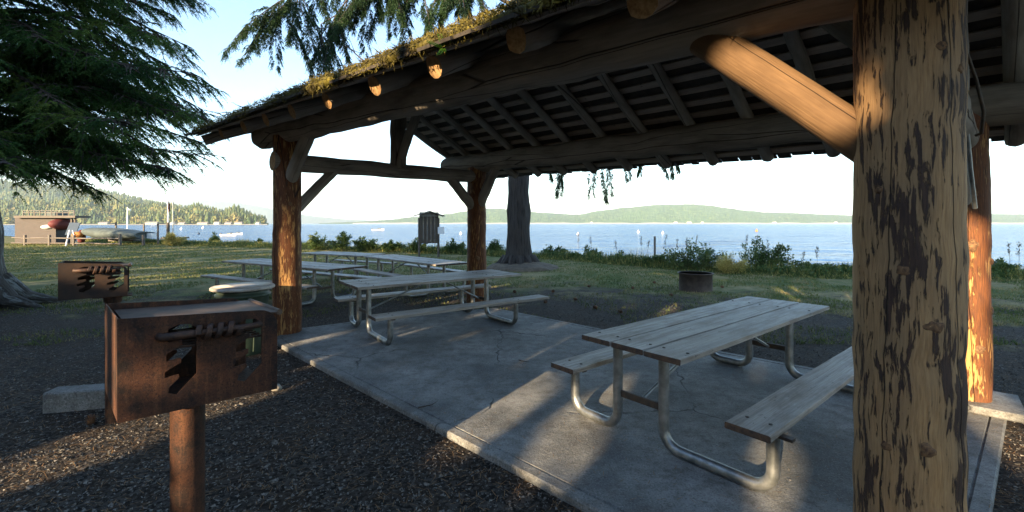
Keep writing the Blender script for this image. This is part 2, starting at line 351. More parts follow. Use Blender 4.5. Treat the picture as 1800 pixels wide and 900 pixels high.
wt = MB(); wt.add([(-26000, 3, -1.35), (26000, 3, -1.35), (26000, 26000, -1.35), (-26000, 26000, -1.35)], [(0, 1, 2, 3)]); wt.build('water', 'water', kind='structure')

def slab():
    P = [G(492, 605), G(480, 593), G(527, 577), G(643, 562), G(870, 541), G(1043, 575), G(1283, 620), G(1773, 708), G(1742, 900), V3(1.6, 1.61, 0)]
    P = [p[:2] for p in P]
    def inset(P, d):
        out = []; n = len(P); ar = sum(P[i][0]*P[(i+1) % n][1]-P[(i+1) % n][0]*P[i][1] for i in range(n)); sg = 1 if ar > 0 else -1
        for i in range(n):
            a, b, c = P[i-1], P[i], P[(i+1) % n]; d1, d2 = nrm(b-a), nrm(c-b)
            n1 = np.array([-d1[1], d1[0]])*sg; n2 = np.array([-d2[1], d2[0]])*sg; bi = nrm(n1+n2)
            out.append(b+bi*d/max(.4, np.dot(bi, n1)))
        return out
    def dens(P):
        o = []
        for i in range(len(P)):
            a, b = P[i], P[(i+1) % len(P)]; k = max(1, int(np.linalg.norm(b-a)/.5))
            o += [a+(b-a)*j/k for j in range(k)]
        return o
    mb = MB(); P = dens(P); n = len(P)
    rings = [(P, -.2), (P, -.012), (inset(P, .01), 0), (inset(P, .085), 0), (inset(P, .09), -.012), (inset(P, .10), -.012), (inset(P, .105), 0)]
    vs = [(p[0], p[1], z) for ring, z in rings for p in ring]
    fs = []
    for i in range(len(rings)-1):
        for j in range(n): j2 = (j+1) % n; fs.append((i*n+j2, i*n+j, (i+1)*n+j, (i+1)*n+j2))
    fs.append(tuple(range((len(rings)-1)*n, len(rings)*n))[::-1])
    mb.add(vs, fs); return mb.build('concrete_slab', 'conc', kind='structure')
slab()

# ------------------------------------------------------------------ picnic shelter
A, B, Cc, Dd = V3(-3.54, 7.08, 0), V3(1.845, 2.10, 0), V3(4.30, 4.30, 0), V3(-.785, 10.0, 0)
sh = thing('picnic_shelter', 'open log picnic shelter with mossy shake roof over the concrete slab', 'shelter', ((A+Cc)/2))
def fplate(t): p = A+(B-A)*t; return p, 2.97-.25*t      # bottom of plate
def bplate(t): p = Dd+(Cc-Dd)*t; return p, 2.86-.26*t
def path(p0, p1, k=10, wob=.02):
    p0, p1 = np.asarray(p0, float), np.asarray(p1, float); sd = random.uniform(0, 99)
    return [p0+(p1-p0)*i/k+np.array([mnoise.noise((i*.5+sd, 0, 0)), mnoise.noise((0, i*.5+sd, 0)), mnoise.noise((0, 0, i*.5+sd))])*wob for i in range(k+1)]
def logpart(name, p0, p1, r0, r1, m='log', wob=.10, n=18, k=12, bend=.02, capm='endgrain', parent=None):
    mb = MB(); ps = path(p0, p1, k, bend); mb.tube(ps, [r0+(r1-r0)*i/k for i in range(k+1)], n, wob=wob, capmi=1)
    return mb.build(name, [m, capm], parent or sh)
def knot(parent, base, ang, z, r, s):
    d = np.array([math.cos(ang), math.sin(ang), .0]); c = base+d*(r-.02)+np.array([0, 0, z]); mb = MB()
    mb.tube([c-d*.02, c+d*.002, c+d*.016, c+d*.022, c+d*.020], [s*1.7, s*1.25, s*.8, s*.5, s*.05], 16, wob=.5, wf=9); mb.build('knot', 'knot', parent)
for base, top, r0, r1, kn in ((A, 3.0, .212, .20, [(-1.9, 1.0, .04), (-.9, 2.0, .03)]), (B, 2.74, .200, .198, []), (Cc, 2.66, .21, .185, [(-1.0, .9, .045), (-2.0, 1.5, .04), (-.8, 1.35, .03), (-1.7, .55, .04)]), (Dd, 2.88, .22, .205, [(-1.4, .95, .04), (-1.2, .3, .03)])):
    po = logpart('post', base+V3(0, 0, -.15), base+V3(0, 0, top+.06), r0, r1, 'post' if base is B else 'postbark', .05 if base is B else .08, 48, 40, .008)
    vd = math.atan2(-base[1], -base[0])
    for a_, z_, s_ in kn: knot(po, base, a_, z_, r0, s_)
    if base is B:
        for px, py, s_ in ((1588, 478, .034), (1633, 572, .04), (1650, 85, .032), (1680, 123, .026), (1500+60, 800, .03), (1628, 790, .034), (1545, 330, .02)):
            th0 = math.atan2((px-1594)/98, math.sqrt(max(.02, 1-((px-1594)/98)**2)))
            knot(po, B, vd+th0, H-(py-HV)*1.93/F, r0, s_)
PR = .19
for fn, nm, tl, tr in ((fplate, 'f', -.15, 1.22), (bplate, 'b', -.158, 1.25)):
    p0, z0 = fn(tl); p1, z1 = fn(tr)
    logpart('wall_plate', p0+V3(0, 0, z0+PR), p1+V3(0, 0, z1+PR), PR+.005, PR-.005, 'log', .16, 28, 40, .03)
def rz(fn, t): p, z = fn(t); return p+V3(0, 0, z+2*PR+.05)
def ridge(t):
    a, b = rz(fplate, t), rz(bplate, t); m_ = (a+b)/2; m_[2] += .95; return m_
rt0, rt1 = -.22, 1.25
p0, p1 = ridge(rt0), ridge(rt1); logpart('ridge_log', p0-V3(0, 0, .2), p1-V3(0, 0, .2), .13, .13, 'log', .12, 18, 20)
FO, BO = .31, .47
for t in [-.27, -.14, 0.005, .12, .24, .36, .49, .614, .735, .86, .98, 1.09, 1.20]:
    e = rz(fplate, t); r_ = ridge(max(t, -.21)) if t < 0 else ridge(t); logpart('rafter', e+(e-r_)*FO, r_, .092, .075, 'rafter', .14, 12, 12, .02)
for i in range(15):
    t = -.155+i*.1; e = rz(bplate, t); r_ = ridge(t); logpart('rafter', e+(e-r_)*BO, r_, .078, .065, 'rafter', .14, 12, 12, .02)
# sheathing boards and shakes
def slope(fn, over, tl_e, tl_r, tr):
    def P(a, t):                          # a: 0 ridge .. 1 eave
        e = rz(fn, t); r_ = ridge(t); e = e+(e-r_)*over; return r_+(e-r_)*a
    def tl(a): return tl_r+(tl_e-tl_r)*a
    up = nrm(np.cross(P(1, 1)-P(1, 0), P(0, 0)-P(1, 0))); up = up*np.sign(up[2])
    mb = MB(); nb = 13
    for i in range(nb):
        a = (i+.45)/nb; p0, p1 = P(a, tl(a)), P(a, tr); ln = np.linalg.norm(p1-p0)
        mb.box((p0+p1)/2+up*.095, p1-p0, np.cross(up, nrm(p1-p0)), up, ln, .105, .022, jit=.008)
    mb.build('sheathing', 'board', sh)
    mb = MB(); gv = []; na, nt2 = 8, 24
    for h in (.112, .119):
        for ia in range(na+1):
            for it in range(nt2+1): a_ = ia/na; gv.append(P(a_, tl(a_)+(tr-tl(a_))*it/nt2)+up*h)
    K = (na+1)*(nt2+1); ix = lambda h, a_, t_: h*K+a_*(nt2+1)+t_
    mb.add(gv, [(ix(h, a_, t_), ix(h, a_+1, t_), ix(h, a_+1, t_+1), ix(h, a_, t_+1)) for h in (0, 1) for a_ in range(na) for t_ in range(nt2)])
    rows = 13; sl_ = np.linalg.norm(P(0, 0)-P(1, 0))
    for i in range(rows):
        a0, a1 = i/rows, min(1.03, (i+1.5)/rows); t = tl(a1)
        while t < tr:
            wd = random.uniform(.013, .034); b0 = P(a0, t); b1 = P(a1+random.uniform(-.012, .012), t); ax = b1-b0
            c = (b0+b1)/2+P(a0, t+wd/2)-P(a0, t)+up*(.118+.02)
            ax2 = nrm(ax)-up*(-.045); 
            mb.box(c, ax2, np.cross(up, nrm(ax)), up, np.linalg.norm(ax)*1.02, wd*7.2, .024); t += wd*1.03
    so2 = mb.build('shake_roof', 'shake', sh)
    return P, up
PF, upF = slope(fplate, FO+.05, -.31, -.22, 1.28)
PB, upB = slope(bplate, BO+.05, -.17, -.22, 1.30)
# moss along the front eave and on the shakes above it
def moss():
    mb = MB(); ts = np.linspace(-.31, 1.25, 150)
    for row, (a, th, hang) in enumerate(((1.015, .055, .5), (.96, .06, .1), (.88, .05, 0), (.78, .045, 0), (.66, .04, 0))):
        pts = []; rad = []
        for t in ts:
            n = mnoise.noise((t*9, row*3, 0)); n2 = mnoise.noise((t*32, row*7, 5))
            pts.append(PF(a+n2*.012, t)+upF*(.16+.015*n)); den = np.interp(t, [-.31, .1, .4, .8], [.35, .6, 1.15, 1.2])
            rad.append(max(.004, th*den*.62*(.75+.8*n+.6*n2)))
        mb.tube(pts, rad, 9, wob=.5, wf=9)
    T = []
    for i in range(60000):
        t = random.uniform(-.31, 1.25); a = random.choice((1.02, 1.03, 1.0, .95, .9, .8, .7))+random.uniform(-.035, .01)
        den = np.interp(t, [-.31, .1, .4, .8], [.25, .5, 1.1, 1.2])*(.75+.9*mnoise.noise((t*9, 0, 0)))
        if random.random() > den: continue
        b = PF(a, t)+upF*random.uniform(.12, .23); d = np.array([random.gauss(0, 1), random.gauss(0, 1), random.gauss(-.3 if a > .98 else .9, 1)]); d = nrm(d)*random.uniform(.02, .07)*(1.5 if a > .99 and random.random() < .3 else 1)
        s_ = np.cross(d, (random.random(), random.random(), .3)); s_ = nrm(s_)*random.uniform(.003, .007)
        T.append((b-s_, b+s_, b+d))
    mb.quads(np.array(T)); return mb.build('moss', 'moss', sh)
moss()
# fern sprig growing at the eave
b = PF(1.03, .665)+upF*.10; mb = MB(); Q = []
for i in range(7):
    d = nrm((random.uniform(-.8, .5), random.uniform(-.9, -.2), random.uniform(-1, .4)))
    for t in np.linspace(.02, .12, 8): c_ = b+d*t; s_ = nrm(np.cross(d, (0, 0, 1))); Q += [(c_, c_+s_*.018*g_+d*.006, c_+s_*.016*g_-d*.006) for g_ in (-1, 1)]
mb.quads(np.array(Q)); mb.build('fern_sprig', 'fern', label='small bright green fern sprig hanging from the mossy eave', cat='plant')
# twigs lying on the eave
for t, sz in ((-.05, .55), (.0, .3), (.50, .6), (.08, .25)):
    mb = MB(); b = PF(.98, t)+upF*.2; p = [b]; d = nrm((random.uniform(-.9, -.2), random.uniform(-.3, .3), random.uniform(.3, .8)))
    for i in range(6): d = nrm(d+rng.normal(0, .25, 3)); p.append(p[-1]+d*sz/6)
    mb.tube(p, [.008*(1-i/7.5) for i in range(7)], 5)
    for i in (2, 3, 4): mb.tube([p[i], p[i]+nrm(rng.normal(0, 1, 3))*sz*.25], [.004, .001], 4)
    mb.build('fallen_twig', 'twigd', label={-.05: 'bare fallen twig standing up on the left end of the mossy eave', .0: 'short bent twig on the eave above the left post', .50: 'long thin bare twig arching over the sunlit yellow moss of the eave', .08: 'tiny twig caught in the dark moss of the eave'}[t], cat='twig', group='fallen twigs on the roof edge')
# ties, king posts, braces
def tie(p, q, z0, z1, r=.14, x0=.22): d = nrm(q-p); logpart('tie_beam', p-d*x0+V3(0, 0, z0), q+d*.22+V3(0, 0, z1), r, r*.95, 'log', .1, 20, 16)
tie(A, Dd, 2.66, 2.74); tie(B, Cc, 2.62, 2.48, .13, -.05)
mAD = (A+Dd)/2; mBC = (B+Cc)/2
logpart('king_post', mAD+V3(0, 0, 2.75), ridge(0.0)-V3(0, 0, .18), .155, .145, 'log', .08)
logpart('king_post', mBC+V3(0, 0, 2.62), ridge(1.0)-V3(0, 0, .18), .13, .125, 'log', .08)
logpart('brace', mAD+V3(.08, -.08, 2.95), ridge(.12)-V3(0, 0, .25), .085, .08, 'log', .08)
logpart('brace', mBC+V3(-.08, .08, 2.72), ridge(.86)-V3(0, 0, .25), .085, .08, 'log', .08)
dAB, dAD, dDC = nrm(B-A), nrm(Dd-A), nrm(Cc-Dd)
logpart('brace', B-dAB*.10+V3(0, 0, 2.05), B-dAB*.98+V3(0, 0, 2.88), .104, .108, 'brace', .05, 24, 12, .004)
logpart('brace', A+dAB*.0+V3(0, 0, 2.28), A+dAB*.80+V3(0, 0, 3.02), .095, .10, 'log', .07)
logpart('brace', A+dAD*.15+V3(0, 0, 1.95), A+dAD*.80+V3(0, 0, 2.64), .085, .08, 'log', .06)
logpart('brace', Dd-dAD*.10+V3(0, 0, 2.05), Dd-dAD*.78+V3(0, 0, 2.68), .105, .10, 'log', .06)
logpart('brace', Dd+dDC*.12+V3(0, 0, 2.12), Dd+dDC*.68+V3(0, 0, 2.92), .105, .10, 'log', .06)
logpart('brace', Cc-dDC*.12+V3(0, 0, 1.9), Cc-dDC*.9+V3(0, 0, 2.7), .10, .10, 'log', .06)
dBC = nrm(Cc-B)
logpart('brace', Cc-dBC*.12+V3(0, 0, 1.9), Cc-dBC*.75+V3(0, 0, 2.5), .09, .085, 'log', .06)
# conduit running up beside the near post
mb = MB(); mb.tube([at(1700, 95, 3.0), at(1716, 140, 3.0), at(1729, 196, 3.0), at(1725, 234, 3.05), at(1716, 238, 3.1)], .010, 8); mb.build('conduit', 'darksteel', sh)
mb = MB(); mb.tube([at(1700, 232, 3.7), at(1706, 300, 3.75), at(1714, 366, 3.85)], .016, 8); mb.build('conduit', 'steel', sh)
# footing of the far right post
mb = MB(); mb.box(Cc+V3(.02, -.02, .035), dAB, dAD, (0, 0, 1), .72, .66, .07, bev=.012); mb.build('footing', 'conc', sh)

# ------------------------------------------------------------------ picnic tables
TG = 'picnic tables with galvanised frames'
def picnic_table(P0, P1, W, o0, o1, label, zt=.77, zb=.45, zg=0.0, r=.040, leg_in=(.12, .2), lo=(0, 0)):
    P0, P1 = np.array([*P0, 0.]), np.array([*P1, 0.]); e = nrm(P1-P0); L = np.linalg.norm(P1-P0); n = np.array([e[1], -e[0], 0]); mid = (P0+P1)/2; up = V3(0, 0, 1)
    root = thing('picnic_table', label, 'picnic table', mid+V3(0, 0, zg), TG); sg = W/.9
    pw = (W-.036)/3
    for i in (-1, 0, 1):
        mb = MB(); mb.box(mid+n*i*(pw+.018)+up*(zt-.02)+e*random.uniform(-.012, .012), e, n, up, L, pw, .04, endmi=1, bev=.004, jit=.006); tb_ = mb.build('table_board', ['table', 'plankend'], root)
        for s_ in (-1, 1):
            for d in (-.33, .33): c = mid+n*(i*(pw+.018)+d*pw)+e*s_*(.5-leg_in[s_ > 0])*L+up*(zt+.001); mb = MB(); mb.tube([c, c+up*.005], [.013, .010], 8); mb.build('bolt', 'darksteel', tb_)
    bw = .27*sg**.5
    for o in (o0, o1):
        mb = MB(); mb.box(mid+n*o+up*(zb-.02), e, n, up, L, bw, .042, endmi=1, bev=.006, jit=.006); tb_ = mb.build('bench_board', ['table', 'plankend'], root)
        for s_ in (-1, 1):
            for d in (-.07, .07): c = mid+n*(o+d)+e*s_*(.5-leg_in[s_ > 0])*L+up*(zb+.001); mb = MB(); mb.tube([c, c+up*.005], [.013, .010], 8); mb.build('bolt', 'darksteel', tb_)
    for s_ in (-1, 1):
        c = mid+e*s_*(L/2-leg_in[s_ > 0]*L)
        for sd, o in ((-1, o0), (1, o1)):
            a = c+n*sd*.21*sg; b = c+n*(o+lo[sd > 0]); rr = .13
            top = a+up*(zt-.06); g0 = zg+r
            pts = [top, a+up*(g0+rr)]
            dn = nrm(b-a)
            for q in range(1, 6):
                th = q/6*math.pi/2; pts.append(a+dn*(rr-rr*math.cos(th))+up*(g0+rr-rr*math.sin(th)))
            pts.append(a+dn*rr+up*g0); pts.append(b-dn*rr+up*g0)
            for q in range(1, 6):
                th = q/6*math.pi/2; pts.append(b-dn*(rr-rr*math.sin(th))+up*(g0+rr-rr*math.cos(th)))
            pts.append(b+up*(g0+rr)); pts.append(b+up*(zb-.06))
            mb = MB(); mb.tube(pts, r, 12, seed=0); mb.build('leg', 'steel', root)
            mb = MB(); mb.box(b+up*(zb-.05), n, e, up, bw*.85, .05, .018); mb.build('bench_bracket', 'darksteel', root)
        mb = MB(); mb.box(c+up*(zt-.05), n, e, up, W*.86, .05, .02); mb.build('top_bracket', 'darksteel', root)
        mb = MB(); mb.box(c+up*(zg+.32), n, e, up, .42*sg, .022, .055, bev=.004); mb.build('cross_bar', 'darksteel', root)
        mb = MB(); mb.tube([c+up*(zg+.31)-e*s_*.01, mid+e*s_*.10+up*(zt-.05)], .015, 8); mb.build('diagonal_strut', 'steel', root)
    return root
picnic_table((.869, 3.415), (3.30, 5.42), .90, -.68, .88, 'weathered grey picnic table nearest the viewer, beside the thick near post', leg_in=(.055, .16), lo=(0, .085))
picnic_table((-2.55, 6.95), (-.12, 8.72), 1.02, -.66, 1.14, 'picnic table on the slab between the orange-lit left post and the back post', leg_in=(.085, .20))
picnic_table((-7.05, 11.75), (-3.5, 9.62), 1.0, -.85, .85, 'picnic table standing on grass behind the left post and rubbish can', zg=GZ, zt=.76, r=.04)
picnic_table((-6.55, 14.9), (-4.15, 13.55), .98, -.85, .85, 'farthest picnic table, on the lawn end to end with another', zg=GZ, zt=.76, r=.042)
picnic_table((-4.0, 13.45), (-1.35, 10.6), .98, -.85, .85, 'picnic table on the lawn just left of the slim back post of the shelter', zg=GZ, zt=.76, r=.04)

# ------------------------------------------------------------------ grills
def grill(base, e1, e2, ztop, label, bm_='rust', hh=.42, pr=.070, wd=.58, dp=.50, po=-.02):
    e1, e2 = nrm((*e1, 0)), nrm((*e2, 0)); up = V3(0, 0, 1); base = np.array([*base, 0.])
    root = thing('charcoal_grill', label, 'grill', base+V3(0, 0, GZ), 'pedestal charcoal grills')
    zb = ztop-hh; th = .006
    # side plate with two notched slots, rounded upper corner at the open end
    def plate(off, sl=(.27, .71)):
        # outline in (s along e1 from 0..wd, z from 0..hh)
        rc = .075
        outer = [(0, 0), (wd, 0), (wd, hh-rc)]+[(wd-rc+rc*math.cos(a), hh-rc+rc*math.sin(a)) for a in np.linspace(.25, 1.57, 6)]+[(0, hh)]
        def slot(s0):                     # clockwise hole outline
            return [(s0, hh*.86), (s0+.035, hh*.905), (s0+.075, hh*.90), (s0+.10, hh*.86), (s0+.10, hh*.36), (s0+.03, hh*.17), (s0, hh*.20), (s0+.004, hh*.26), (s0+.038, hh*.34), (s0+.036, hh*.38), (s0-.012, hh*.36), (s0-.012, hh*.42), (s0+.045, hh*.50), (s0+.045, hh*.55), (s0-.006, hh*.53), (s0-.006, hh*.60), (s0+.05, hh*.69), (s0+.048, hh*.74), (s0+.0, hh*.72)]
        holes = [slot(wd*sl[0]), slot(wd*sl[1])]
        import bmesh
        bm = bmesh.new(); loops = []
        edges = []
        for poly in [outer]+holes:
            vv = [bm.verts.new((x, 0, z)) for x, z in poly]
            for i in range(len(vv)): edges.append(bm.edges.new((vv[i], vv[(i+1) % len(vv)])))
        bmesh.ops.triangle_fill(bm, use_beauty=True, use_dissolve=False, edges=edges)
        bm.faces.ensure_lookup_table()
        # thickness
        r_ = bmesh.ops.extrude_face_region(bm, geom=bm.faces[:])
        for v_ in [x for x in r_['geom'] if isinstance(x, bmesh.types.BMVert)]: v_.co.y += th
        bmesh.ops.recalc_face_normals(bm, faces=bm.faces[:])
        bm.verts.ensure_lookup_table(); vs = [off+e1*v_.co.x+e2*v_.co.y+up*(v_.co.z-.032*(v_.co.x/wd)*(v_.co.z/hh)) for v_ in bm.verts]
        for i, v_ in enumerate(bm.verts): v_.index = i
        fs = [tuple(v_.index for v_ in f.verts) for f in bm.faces]; bm.free()
        mb = MB(); mb.add(vs, fs); return mb
    o = base+up*zb-e1*wd*.5-e2*dp*.5
    plate(o).build('side_plate', bm_, root); plate(o+e2*(dp-th), (.40, .74)).build('side_plate', bm_, root)
    mb = MB(); mb.box(o+e2*dp/2+up*hh/2-e1*.003, e2, e1, up, dp, .006, hh, bev=.002); mb.build('back_plate', bm_, root)
    mb = MB(); mb.box(o+e1*wd/2+e2*dp/2+up*.004, e1, e2, up, wd-.01, dp-.014, .006); mb.build('bottom_plate', 'rust', root)
    # griddle plate resting in the top, its nose sticking out at the open end
    mb = MB(); c = o+e1*(wd*.53)+e2*dp/2+up*(hh-.042); tilt = nrm(e1-up*.03)
    mb.box(c, tilt, e2, up, wd*.98, dp-.03, .008, bev=.003)
    mb.tube([c+tilt*wd*.50-e2*(dp*.5-.02), c+tilt*wd*.50+e2*(dp*.5-.02)], .014, 10); mb.build('griddle', 'griddle', root)
    # grate bars inside and ash
    mb = MB()
    for i in range(9): q = o+e2*(dp*(i+1)/10)+up*(hh*.62); mb.tube([q+e1*.05, q+e1*(wd-.05)], .006, 6)
    mb.build('grate', 'black', root)
    # handle bar with coil grip across the slots
    h0 = o-e2*.030+up*(hh*.78); a0 = h0+e1*wd*.22+up*.00; a1 = h0+e1*wd*.86+up*.0
    mb = MB(); mb.tube([a0+e2*.08, a0+e2*.02, a0, a0+(a1-a0)*.28, a0+(a1-a0)*.34], .017, 12); mb.tube([a0+(a1-a0)*.3, a1-(a1-a0)*.12, a1+e2*.01, a1+e2*.07+up*.01], .0145, 12); hd = mb.build('handle', 'black', root)
    ax = nrm(a1-a0); c0 = a0+ax*wd*.215; v1 = nrm(np.cross(ax, up)); v2 = np.cross(v1, ax); mb = MB(); pts = []
    for i in range(0, 4*20+1):
        t = i/20; pts.append(c0+ax*(t*.040)+(v1*math.cos(t*2*math.pi)+v2*math.sin(t*2*math.pi))*.029)
    for q in (-1, 0, 1): mb.tube([p+ax*q*.006 for p in pts], .0062, 8, wob=.1)
    mb.build('coil_grip', 'black', hd)
    base = base+e1*po
    mb = MB(); mb.tube([base+up*(GZ-.05), base+up*(zb-.03)], pr, 24); mb.tube([base+up*(zb-.06), base+up*(zb-.002)], pr*1.18, 20); mb.box(base+up*(zb-.008), e1, e2, up, .26, .2, .008); mb.build('pedestal', 'rust', root)
    return root
# corners measured: front-left at depth 1.8, ratio -.885
fl = V3(-1.585, 1.80, 0); e1 = nrm((.75, .66)); e2 = nrm((-.66, .75))
e1 = nrm((.76, .65)); e2 = nrm((-.72, .69)); gb = fl[:2]+e1*.30+e2*.26
grill(gb, e1, e2, 1.315, 'big rusty pedestal grill closest to the viewer, with a coil-grip handle')
g2 = np.array([-.925*3.95, 3.95])
grill(g2, nrm((.78, .62)), nrm((-.62, .78)), 1.375, 'smaller-looking dark grill farther back at the left, on a sunlit rusty pipe', 'shadesteel', hh=.31, wd=.43, dp=.30, pr=.055, po=.11)
mb = MB(); q = G(130, 705, -.0); mb.box(np.array([q[0]+.18, q[1]+.05, .02]), (.97, .22, 0), (-.22, .97, 0), (0, 0, 1), .75, .2, .2, bev=.012); mb.build('concrete_block', 'conc', label='grey concrete block on the ground at the foot of the farther grill', cat='concrete block')

# rubbish can
def can():
    c = V3(-3.66, 6.12, GZ); root = thing('rubbish_can', 'green plastic rubbish can with a pale wide-rimmed lid beside the left post', 'rubbish can', c)
    mb = MB(); prof = [(0, .24), (.02, .255), (.30, .275), (.60, .30), (.70, .31), (.715, .335), (.74, .335), (.745, .31), (.78, .312)]
    mb.tube([c+V3(0, 0, z*1.10) for z, r in prof], [r for z, r in prof], 36)
    for a in np.arange(0, 6.28, .52): 
        d = V3(math.cos(a), math.sin(a), 0); mb.tube([c+d*.262+V3(0, 0, .06), c+d*.298+V3(0, 0, .58)], .012, 6)
    mb.build('bin_body', 'green', root)
    for a in (-.95, -.95+math.pi):
        d = V3(math.cos(a), math.sin(a), 0); t = V3(-d[1], d[0], 0); mb = MB()
        mb.tube([c+d*.30-t*.08+V3(0, 0, .52), c+d*.30-t*.08+V3(0, 0, .62), c+d*.36-t*.07+V3(0, 0, .66), c+d*.36+t*.07+V3(0, 0, .66), c+d*.30+t*.08+V3(0, 0, .62), c+d*.30+t*.08+V3(0, 0, .52)], .014, 8); mb.build('bin_handle', 'green', root)
    mb = MB(); prof = [(.785, .36), (.79, .385), (.812, .385), (.825, .37), (.83, .34), (.815, .30), (.812, .25), (.826, .22), (.83, .12), (.832, .01)]
    mb.tube([c+V3(0, 0, z*1.10+.01) for z, r in prof], [r for z, r in prof], 40); mb.build('lid', 'lid', root)
can()
# fire ring
c = V3(4.86, 11.9, GZ); root = thing('fire_ring', 'dark scorched steel fire ring on the gravel behind the near picnic table', 'fire ring', c)
mb = MB(); prof = [(-.03, .415), (.0, .415), (.44, .415), (.445, .45), (.46, .45), (.46, .40), (.44, .40), (.0, .40)]
mb.tube([c+V3(0, 0, z) for z, r in prof], [r for z, r in prof], 40, cap=(False, False)); mb.build('ring_wall', 'ring', root)
mb = MB(); mb.ell(c+V3(0, 0, .02), (.38, .38, .12), wob=.5); mb.build('ash_bed', 'dirt', root)
# noticeboard kiosk seen from behind
c = V3(-4.33, 23.4, GZ); root = thing('notice_board', 'dark wooden roofed noticeboard seen from behind at the lawn edge', 'notice board', c)
e = nrm((.94, .34, 0)); n_ = np.cross((0, 0, 1), e)
for s_ in (-1, 1): mb = MB(); mb.box(c+e*s_*.50+V3(0, 0, 1.0), (0, 0, 1), e, n_, 2.1, .10, .10); mb.build('post', 'wood_dark', root)
mb = MB()
for i in range(5): mb.box(c+e*(-.4+i*.2)-n_*.07+V3(0, 0, 1.48), (0, 0, 1), e, n_, 1.5, .192, .03)
mb.build('back_board', 'wood_dark', root)
mb = MB()
for s_ in (-1, 1):
    d = nrm(e*s_-V3(0, 0, .32)); mb.box(c+V3(0, 0, 2.40)+d*.40, d, n_, np.cross(d, n_), .84, .7, .035)
mb.box(c+V3(0, 0, 2.24)-n_*.075, e, n_, (0, 0, 1), 1.0, .03, .22); mb.build('roof', 'roofgrey', root)
mb = MB(); mb.box(c+e*.62-n_*.10+V3(0, 0, 1.40), (0, 0, 1), e, n_, .36, .34, .01); mb.build('notice_paper', 'paper', root)

# small post and reeds standing by the water, right
mb = MB(); q = G(1151, 452, GZ); mb.tube([q, q+V3(0, 0, 1.02*q[1]/22)], .055*q[1]/22, 10, wob=.1); mb.build('wooden_post', 'railw', label='lone weathered wooden post standing in the shore plants', cat='post')

# ------------------------------------------------------------------ foliage helpers
def leaf_quads(cen, size, aspect=.5, droop=0.0, dirs=None):
    k = len(cen); d = rng.normal(0, 1, (k, 3)) if dirs is None else dirs+rng.normal(0, .35, (k, 3)); d[:, 2] -= droop
    d /= np.linalg.norm(d, axis=1, keepdims=True); r = rng.normal(0, 1, (k, 3)); s = np.cross(d, r); s /= np.linalg.norm(s, axis=1, keepdims=True)
    L = (size*rng.uniform(.6, 1.4, k))[:, None]; W = L*aspect/2
    return np.stack([cen, cen+d*L*.45+s*W, cen+d*L, cen+d*L*.45-s*W], 1)
def sprays(orig, dirs, length, leaf=.055, step=.018, width=.014, droop=.25):
    """flat conifer twigs: rows of small needles both sides of each drooping twig"""
    k = len(orig); out = []
    up = np.tile([0, 0, 1.0], (k, 1)); d = dirs/np.linalg.norm(dirs, axis=1, keepdims=True)
    side = np.cross(d, up); side /= np.linalg.norm(side, axis=1, keepdims=True)+1e-6
    nst = int(length.mean()/step)
    for i in range(nst):
        t = (i+.5)/nst; base = orig+d*(length*t)[:, None]; base[:, 2] -= droop*length*t*t
        taper = (1-t*.55)
        for sg in (-1, 1):
            dd = d*.75+side*sg*.75+rng.normal(0, .22, (k, 3)); dd[:, 2] -= .25*t+.15; dd /= np.linalg.norm(dd, axis=1, keepdims=True)
            L = leaf*taper*rng.uniform(.7, 1.35, k)[:, None]; n = np.cross(dd, side+rng.normal(0, .4, (k, 3))); n /= np.linalg.norm(n, axis=1, keepdims=True)+1e-6
            W = width*taper
            out.append(np.stack([base-n*W*.5, base+dd*L*.6-n*W*.6, base+dd*L, base+n*W*.6], 1))
    return np.concatenate(out)
def bough(mbf, mbl, p0, d0, L, r0, sag=.5, lift=0.0, tw=(.25, .5), leaf=.055, step=.02, width=.014, per=9, hang=.35, seg=10, start=.2, planar=.25):
    """one conifer bough: curved limb, side branches and needle twigs"""
    p = np.array(p0, float); d = nrm(d0); pts = [p.copy()]; O = []; D_ = []; Ls = []
    for i in range(seg):
        t = i/seg; d = nrm(d+np.array([random.gauss(0, .05), random.gauss(0, .05), -sag/seg+lift/seg*(t > .55)*2])); p = p+d*L/seg; pts.append(p.copy())
        if t < start: continue
        side = nrm(np.cross(d, (0, 0, 1)))
        for j in range(per):
            sg = random.choice((-1, 1)); bl = L*.34*(1-t*.75)*random.uniform(.5, 1.1); q0 = p-d*L/seg*random.random()
            bd = nrm(d*random.uniform(.5, 1.0)+side*sg*random.uniform(.4, 1.1)+np.array([0, 0, random.gauss(-.1, planar)]))
            kk = max(2, int(bl/.14)); prev = q0
            bp = [q0]
            for m_ in range(kk):
                bd = nrm(bd+np.array([random.gauss(0, .1), random.gauss(0, .1), -hang/kk*1.2])); q = bp[-1]+bd*bl/kk; bp.append(q)
                for s2 in (-1, 1):
                    sd2 = nrm(np.cross(bd, (0, 0, 1))); O.append(q); D_.append(bd*.8+sd2*s2*random.uniform(.3, .9)+np.array([0, 0, random.gauss(-hang*.6, .2)])); Ls.append(random.uniform(*tw)*(1-.5*m_/kk))
            O.append(bp[-1]); D_.append(bd); Ls.append(tw[1]*.7)
            if bl > .25: mbl.tube(bp, [max(.003, r0*.22*(1-i_/(len(bp)+.5))) for i_ in range(len(bp))], 4, cap=(False, False))
    mbl.tube(pts, [max(.005, r0*(1-i/(seg+.6))) for i in range(seg+1)], 7, cap=(False, False), wob=.15)
    O, D_, Ls = np.array(O), np.array(D_), np.array(Ls)
    mbf.quads(sprays(O, D_, Ls, leaf, step, width))
